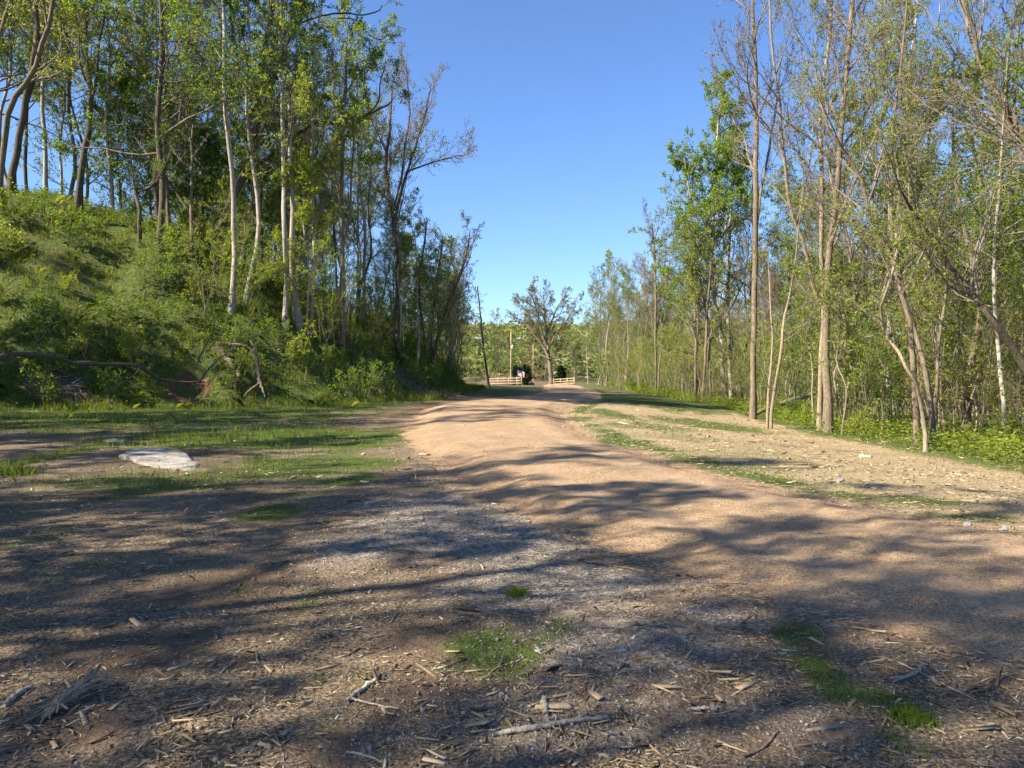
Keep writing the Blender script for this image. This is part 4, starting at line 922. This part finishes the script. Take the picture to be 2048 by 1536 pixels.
stick('pale split stick at the bottom left corner', [(0,1422),(40,1392),(60,1380)], [12,10,5], 'dead', 77)
stick('forked dark twig lying on the lower centre right gravel', [(1490,1525),(1530,1505),(1560,1470)], [6,5,3], 'bark_brown', 78)
stick('thin pale stick lying at the bottom edge left of centre', [(690,1512),(720,1520),(765,1533)], [4,6,4], 'dead', 79)
stick('pale flat stick lying on gravel at lower right of centre', [(1378,1427),(1420,1425),(1445,1424)], [9,8,5], 'dead', 80)
# root wad at lower left
b = ground(122, 1425); pol = []; rr_ = np.random.default_rng(81)
for i in range(17):
    o0 = rr_.normal(size=3)*np.array([.016, .012, .010]); lo = rr_.normal(size=3)*np.array([.05, .03, .012]); hi = rr_.normal(size=3)*np.array([.05, .03, .03])
    pol.append((np.array([b+(-.05, -.10, .012)+lo, b+(-.02, -.02, .04)+o0, b+(.015, .07, .06)+o0, b+(.05, .19, .085)+hi]), np.array([.004, .012, .011, .003])*rr_.uniform(.6, 1.4)))
limb('root_wad', 'frayed grey root piece with stringy ends at the lower left', pol, 'bark_tan', 'root', 7, 81)
def rock(name, label, outline, h, mat, seed, tilt=(0, 0), cuts=3):
    """slab from a pixel outline on the ground, with broken top and bevelled rim"""
    r = np.random.default_rng(seed); P = gp(outline); c = P.mean(0); P = P - c; P[:, 2] = 0
    n = len(P)*4; t = np.linspace(0, len(P), n, endpoint=False); i = t.astype(int); f = (t-i)[:, None]
    ring = P[i]*(1-f) + P[(i+1) % len(P)]*f
    ring[:, :2] *= (1+.04*r.normal(size=(n, 1))); jt = .02*min(.75, np.abs(ring).max())
    lv = [(1.03, -.3), (1.04, .3), (1.01, .85), (.96, 1.0), (.82, 1.05), (.64, 1.08), (.45, 1.1), (.25, 1.1), (.08, 1.1)]
    V = []
    for s, z in lv:
        q = ring*s; q = q + np.stack([jt*r.normal(size=n), jt*r.normal(size=n), h*z + .035*h/.1*fbm(q[:, 0]*5, q[:, 1]*5, seed, 3)*(z > .2)], 1)
        q[:, 2] += (q[:, 0]*tilt[0] + q[:, 1]*tilt[1])*(z > .2); V.append(q)
    V = np.concatenate(V); I = np.arange(n*len(lv)).reshape(len(lv), n); J = np.roll(I, -1, 1)
    Q = np.stack([I[:-1], J[:-1], J[1:], I[1:]], -1).reshape(-1, 4)
    o = link(name, mesh_np(name, V, [Q, I[-1][None]], mat, False), None, c); tag(o, label, 'rock'); return o
def rock_mat(name, cols):
    m, nt, b = newmat(name); tc = objco(nt); a = noise(nt, 5, 6, .65, tc); f = noise(nt, 40, 4, .7, tc)
    col = ramp(nt, a, [(.3, cols[0]), (.5, cols[1]), (.7, cols[2])]); col = mixc(nt, .6, col, ramp(nt, f, [(.3, .3), (.7, .65)]), 'OVERLAY')
    stn = ramp(nt, noise(nt, 2.3, 6, .7, tc, .8), [(.5, 0.0), (.66, .65)]); col = mixc(nt, stn, col, tuple(v*.45 for v in cols[0]))
    nt.links.new(col, b.inputs['Base Color']); b.inputs['Roughness'].default_value = .9
    n1 = bump(nt, None, a, .05, .7); bump(nt, b, f, .02, .7, n1); return m
M['rock'] = rock_mat('limestone', [(.24,.185,.125), (.36,.33,.285), (.46,.44,.40)])
M['rock_grey'] = rock_mat('grey_rock', [(.20,.19,.18), (.32,.31,.30), (.45,.44,.42)])
M['litter'] = rock_mat('bark_litter', [(.045,.03,.02), (.10,.07,.045), (.19,.14,.09)])
M['clay'] = rock_mat('red_clay', [(.06,.028,.015), (.13,.06,.03), (.22,.11,.06)])
rock('flat_rock', 'flat whitish limestone slab half sunk in the chips at left', [(240,917),(266,925),(305,935),(340,942),(388,945),(392,930),(364,914),(322,907),(270,908)], .055, M['rock'], 91, (-.01, .05))
rock('flat_rock', 'small half-buried pale stone just behind the flat limestone slab', [(200,883),(222,886),(246,887),(250,882),(225,879)], .03, M['rock'], 92)
for i, (a, b_, w, lb) in enumerate([(1937,1050,8,'pale bluish stone on the grassy right edge of the path'), (2010,1060,9,'white stone by the path at the right picture edge'), (1680,962,8,'grey stone lying out on the straw clearing'), (1076,1305,7,'small white stone beside the foreground grass patch'), (1245,1305,11,'bluish grey stone in the foreground gravel')]):
    rock('stone', lb, [(a-w, b_), (a-w*.3, b_+w*.35), (a+w*.7, b_+w*.3), (a+w, b_-w*.1), (a+w*.2, b_-w*.4)], .022*w/12*ground(a, b_)[1]/8, M['rock_grey'], 93+i)
# clay hollow in the bank
g = np.linspace(-1, 1, 33); A, B = np.meshgrid(g, g); hx, hy = -13.1 + A*1.0, 31.5 + B*1.05
q = np.hypot(A, B)*(1 + .25*fbm(A*2.2, B*2.2, 97, 3)); hz = terrain(hx, hy) + .05 - .3*sstep(q, .75, 1.0) + .05*fbm(hx*6, hy*6, 98, 3)
I = np.arange(33*33).reshape(33, 33); Q = np.stack([I[:-1,:-1], I[:-1,1:], I[1:,1:], I[1:,:-1]], -1).reshape(-1, 4)
c = np.array([-13.1, 31.5, float(terrain(-13.1, 31.5))])
o = link('clay_hollow', mesh_np('clay_hollow', np.stack([hx.ravel(), hy.ravel(), hz.ravel()], 1) - c, Q, M['clay'], True), None, c)
tag(o, 'dark red clay hollow dug into the foot of the left bank', 'burrow')
# debris mound
c = ground(115, 778)
def mound(name, label, c, rx, ry, h, mat, nst, seed, sm='dead', L=(.3, .9)):
    r = np.random.default_rng(seed); e = empty(name, c); tag(e, label, 'debris pile')
    g = np.linspace(-1, 1, 25); A, B = np.meshgrid(g, g); q = np.clip(1-A**2-B**2, -.1, 1)
    Z = h*np.sign(q)*np.abs(q)**.8*(1+.5*fbm(A*3+seed, B*3, seed, 3)) - .02
    I = np.arange(625).reshape(25, 25); Q = np.stack([I[:-1,:-1], I[:-1,1:], I[1:,1:], I[1:,:-1]], -1).reshape(-1, 4)
    link('heap', mesh_np(name, np.stack([A.ravel()*rx, B.ravel()*ry, Z.ravel() + (terrain(c[0]+A*rx, c[1]+B*ry)-c[2]).ravel()], 1), Q, M[mat], True), e)
    for i in range(nst):
        a, b = r.uniform(-.7, .7, 2); p = np.array([a*rx, b*ry, h*max(1-a*a-b*b, 0)**.8 + float(terrain(c[0]+a*rx, c[1]+b*ry)) - c[2]]); d = r.normal(size=3); d[2] = abs(d[2])*.35; d = nrm(d[None])[0]*r.uniform(*L)
        V, Q = tube(np.array([[p-d*.5, p+r.normal(size=3)*.03, p+d*.5]]), np.array([[.022, .018, .008]])*r.uniform(.6, 1.3), 5)
        link('stick', mesh_np('stick', V, Q, M[sm], True), e)
mound('debris_pile', 'low mound of brown wood debris in the grass below the left bank', c, 1.3, .7, .18, 'litter', 34, 98)
mound('debris_pile', 'flattened patch of earth and sticks at the foot of the left bank', ground(850, 795), 2.6, 1.6, .4, 'litter', 70, 99, 'bark_brown', (.4, 1.4))

# ------------------------------------------------------------------ far end: fences, pole, flag, cedars, brush
def wood_mat(name, a, b_):
    m, nt, b = newmat(name); tc = objco(nt); mp = N(nt, 'ShaderNodeMapping'); mp.inputs['Scale'].default_value = (1, 1, 1); nt.links.new(tc, mp.inputs[0])
    nt.links.new(ramp(nt, noise(nt, 3, 5, .6, mp.outputs[0]), [(.3, a), (.7, b_)]), b.inputs['Base Color']); b.inputs['Roughness'].default_value = .85; return m
M['fence'] = wood_mat('fresh_timber', (.27,.19,.11), (.40,.30,.19)); M['pole'] = wood_mat('pole_timber', (.33,.2,.1), (.45,.3,.17))
def boxbar(a, b, w, h):
    a, b = np.array(a, float), np.array(b, float); d = nrm((b-a)[None])[0]; up = np.array([0, 0, 1.]) if abs(d[2]) < .9 else np.array([0, 1., 0])
    s = nrm(np.cross(d, up)[None])[0]*w/2; u_ = nrm(np.cross(s, d)[None])[0]*h/2
    V = np.array([a-s-u_, a+s-u_, a+s+u_, a-s+u_, b-s-u_, b+s-u_, b+s+u_, b-s+u_])
    return V, np.array([(0,3,2,1),(4,5,6,7),(0,1,5,4),(1,2,6,5),(2,3,7,6),(3,0,4,7)])
def fence(label, posts, hgt=1.35, rails=(.35, .75, 1.15)):
    P = [np.array([x, y, float(terrain(x, y))]) for x, y in posts]; e = empty('rail_fence', P[0]); tag(e, label, 'fence', 'timber rail fences at the far end of the path')
    for p in P: link('post', mesh_np('post', *boxbar(p-P[0]-(0, 0, .2), p-P[0]+(0, 0, hgt), .16, .16), M['fence']), e)
    for a, b in zip(P[:-1], P[1:]):
        for z in rails: link('rail', mesh_np('rail', *boxbar(a-P[0]+(0, -.1, z), b-P[0]+(0, -.1, z), .05, .15), M['fence']), e)
def at(px, Y): return ((px-CX)/F*Y, Y)
fence('new timber three-rail fence left of the path at its far end', [at(976,129),at(995,125),at(1017,123),at(1033,121.5),at(1043.5,120.5)])
fence('new timber rail fence right of the big spreading tree at the far end', [at(1107,135),at(1121,131),at(1135,127),at(1149,122)], 1.3)
x, y = at(1022, 165); zb = float(terrain(x, y)); e = empty('utility_pole', (x, y, zb)); tag(e, 'tall wooden utility pole rising behind the far left fence', 'pole')
V, Q = tube(np.array([[(0, 0, -.3), (0, 0, 5), (0, 0, 11.4)]]), np.array([[.17, .15, .12]]), 10); link('shaft', mesh_np('shaft', V, [Q, np.arange(20, 30)[None]], M['pole'], True), e)
mg, ntg, bg_ = newmat('grey_metal'); bg_.inputs['Base Color'].default_value = (.55,.56,.57,1); bg_.inputs['Roughness'].default_value = .5; M['metal'] = mg
V, Q = tube(np.array([[(.3, -.1, 7.6), (.3, -.1, 7.7), (.3, -.1, 8.4), (.3, -.1, 8.5)]]), np.array([[.1, .22, .22, .1]]), 10); link('transformer', mesh_np('transformer', V, [Q, np.arange(30, 40)[None]], M['metal'], True), e)
link('bracket', mesh_np('bracket', *boxbar((0, -.1, 8.1), (.3, -.1, 8.1), .06, .08), M['metal']), e)
x2, y2 = at(1066.5, 215); e2 = empty('utility_pole', (x2, y2, float(terrain(x2, y2)))); tag(e2, 'thin far utility pole seen through the branches of the big spreading tree', 'pole')
V, Q = tube(np.array([[(0, 0, -.3), (0, 0, 5), (0, 0, 10.5)]]), np.array([[.16, .14, .11]]), 8); link('shaft', mesh_np('shaft', V, [Q, np.arange(16, 24)[None]], M['pole'], True), e2)
for i, (pxx, lb) in enumerate([(983, 'leftmost'), (990, 'middle'), (998, 'rightmost')]):
    x3, y3 = at(pxx, 150); z3 = float(terrain(x3, y3)); V, Q = tube(np.array([[(-.2, 0, -.2), (.9, 0, 1.6), (1.2, 0, 2.2)]]), np.array([[.05, .05, .045]]), 6)
    o = link('slanted_stake', mesh_np('slanted_stake', V, [Q, np.arange(12, 18)[None]], M['straw_w'] if 'straw_w' in M else M['fence'], True), None, (x3-1, y3, z3+1.2)); tag(o, f'{lb} of three pale slanted stakes beyond the far left fence', 'stake')
    o.location.z = z3
# flag on a slanted staff
def flag_mat():
    m, nt, b = newmat('flag_cloth'); tc = objco(nt); sx = N(nt, 'ShaderNodeSeparateXYZ'); nt.links.new(tc, sx.inputs[0])
    st = math_(nt, 'GREATER_THAN', math_(nt, 'FRACT', math_(nt, 'MULTIPLY', sx.outputs[2], 6.5/.85)), .5)
    col = mixc(nt, st, (.45,.03,.05), (.75,.73,.72))
    can = math_(nt, 'MULTIPLY', math_(nt, 'LESS_THAN', sx.outputs[0], .5), math_(nt, 'GREATER_THAN', sx.outputs[2], .40))
    col = mixc(nt, can, col, (.035,.05,.18)); nt.links.new(col, b.inputs['Base Color']); b.inputs['Roughness'].default_value = .8; return m
fx, fy = at(1036, 119.5); fz = float(terrain(fx, fy)); e = empty('flag', (fx, fy, fz)); tag(e, 'small red, white and blue striped flag on a staff by the far fence', 'flag')
V, Q = tube(np.array([[(0, 0, -.1), (.0, 0, 1.2), (.0, 0, 2.35)]]), np.array([[.025, .022, .02]]), 6); link('staff', mesh_np('staff', V, [Q, np.arange(12, 18)[None]], M['metal'], True), e)
g1, g2 = np.meshgrid(np.linspace(0, 1.25, 14), np.linspace(0, .85, 8)); yw = .09*np.sin(g1*7+g2*2)*g1; zd = -.35*g1**1.5
V1 = np.stack([g1*.75, yw, g2+zd*.5], -1).reshape(-1, 3); I = np.arange(112).reshape(8, 14); Q1 = np.stack([I[:-1,:-1], I[:-1,1:], I[1:,1:], I[1:,:-1]], -1).reshape(-1, 4)
V2 = V1 + np.array([0, .006, 0]); link('cloth', mesh_np('cloth', np.concatenate([V1, V2]), [Q1, (Q1+112)[:, ::-1]], flag_mat(), True), e, (.02, 0, 1.45))
def cedar(label, px, Y, h, w, seed):
    r = np.random.default_rng(seed); x, y = at(px, Y)
    st = [straight(h*.95, .1, r, .02)]
    sp = dict(levels=[dict(cnt=34, t0=.02, t1=.99, a0=45, a1=85, l0=w*.5, l1=w*.62, k=5, up=.16, wig=.12, rf=.4, tap=.35, rmin=.012), dict(cnt=9, t0=.1, t1=1, a0=25, a1=60, l0=.25, l1=.5, k=4, up=.1, wig=.15, rmin=.01)],
              leaves=dict(on=[0, 1], n=[10, 11], size=.3, flat=.3))
    place('cedar_bush', meshes(f'cedar{seed}', build(st, sp, r, 6), 'bark_dark', 'bark_dark', 'cedar'), (x, y, float(terrain(x, y))), label, 'bush')
cedar('dark evergreen bush behind the flag, left of the big spreading tree', 1054, 132, 2.9, .95, 501)
cedar('second dark evergreen bush, touching the first one on its left', 1037, 137, 2.9, .8, 502)
cedar('dark evergreen bush right behind the big spreading trunk', 1122, 150, 3.3, .8, 503)
mound('brush_pile', 'heap of pinkish cut brush behind the far left fence', np.array([*at(997, 142), float(terrain(*at(997, 142)))]), 4.2, 2.0, 1.5, 'litter', 90, 504, 'bark_tan', (.8, 2.4))
# two round grass tufts in the foreground
for a, b_, w, lb in [(1830, 1446, .10, 'bright grass tuft in the lower right foreground'), (1035, 1192, .09, 'lone bright grass tuft on the grey gravel'), (14, 950, .45, 'tall bright grass clump at the left picture edge')]:
    c = ground(a, b_); n = 420; r = np.random.default_rng(a); q = r.normal(size=(n, 2))*w*.5
    me = make_blades('grass_tuft', c[0]+q[:, 0], c[1]+q[:, 1], r.uniform(.5, 1, n)*(.075 if w < .2 else .22), np.full(n, .0022 if w < .2 else .005), 'blade', a, .8)
    co = np.empty(len(me.vertices)*3, np.float32); me.vertices.foreach_get('co', co); co = co.reshape(-1, 3) - c.astype(np.float32); me.vertices.foreach_set('co', co.ravel()); me.update()
    tag(link('grass_tuft', me, None, c), lb, 'grass tuft', kind='stuff')

# things that look alike are told apart by their order from the left
ORD = 'leftmost second third fourth fifth sixth seventh eighth ninth tenth eleventh twelfth thirteenth fourteenth fifteenth sixteenth seventeenth eighteenth nineteenth twentieth'.split() + ['twenty-' + w for w in 'first second third fourth fifth sixth seventh eighth ninth'.split()] + ['thirtieth'] + ['thirty-' + w for w in 'first second third fourth fifth sixth seventh eighth ninth'.split()] + ['fortieth']
same = {}
for o in C.objects:
    if o.parent is None and 'label' in o and o.location.y > 2: same.setdefault(o['label'], []).append(o)
for lb, os_ in same.items():
    if len(os_) < 2 or 'beyond the picture edge' in lb: continue
    os_.sort(key=lambda o: o.location.x/o.location.y)
    for q, o in enumerate(os_):
        if q >= len(ORD): break
        m = [k for k in ('sapling', 'thicket', 'shrub', 'wood chip', 'tree') if k in lb]
        k = m[0] if m else None
        if q == 0: o['label'] = 'leftmost ' + lb
        elif k: o['label'] = ORD[q] + ' ' + lb.replace(k, k + ' from left', 1)
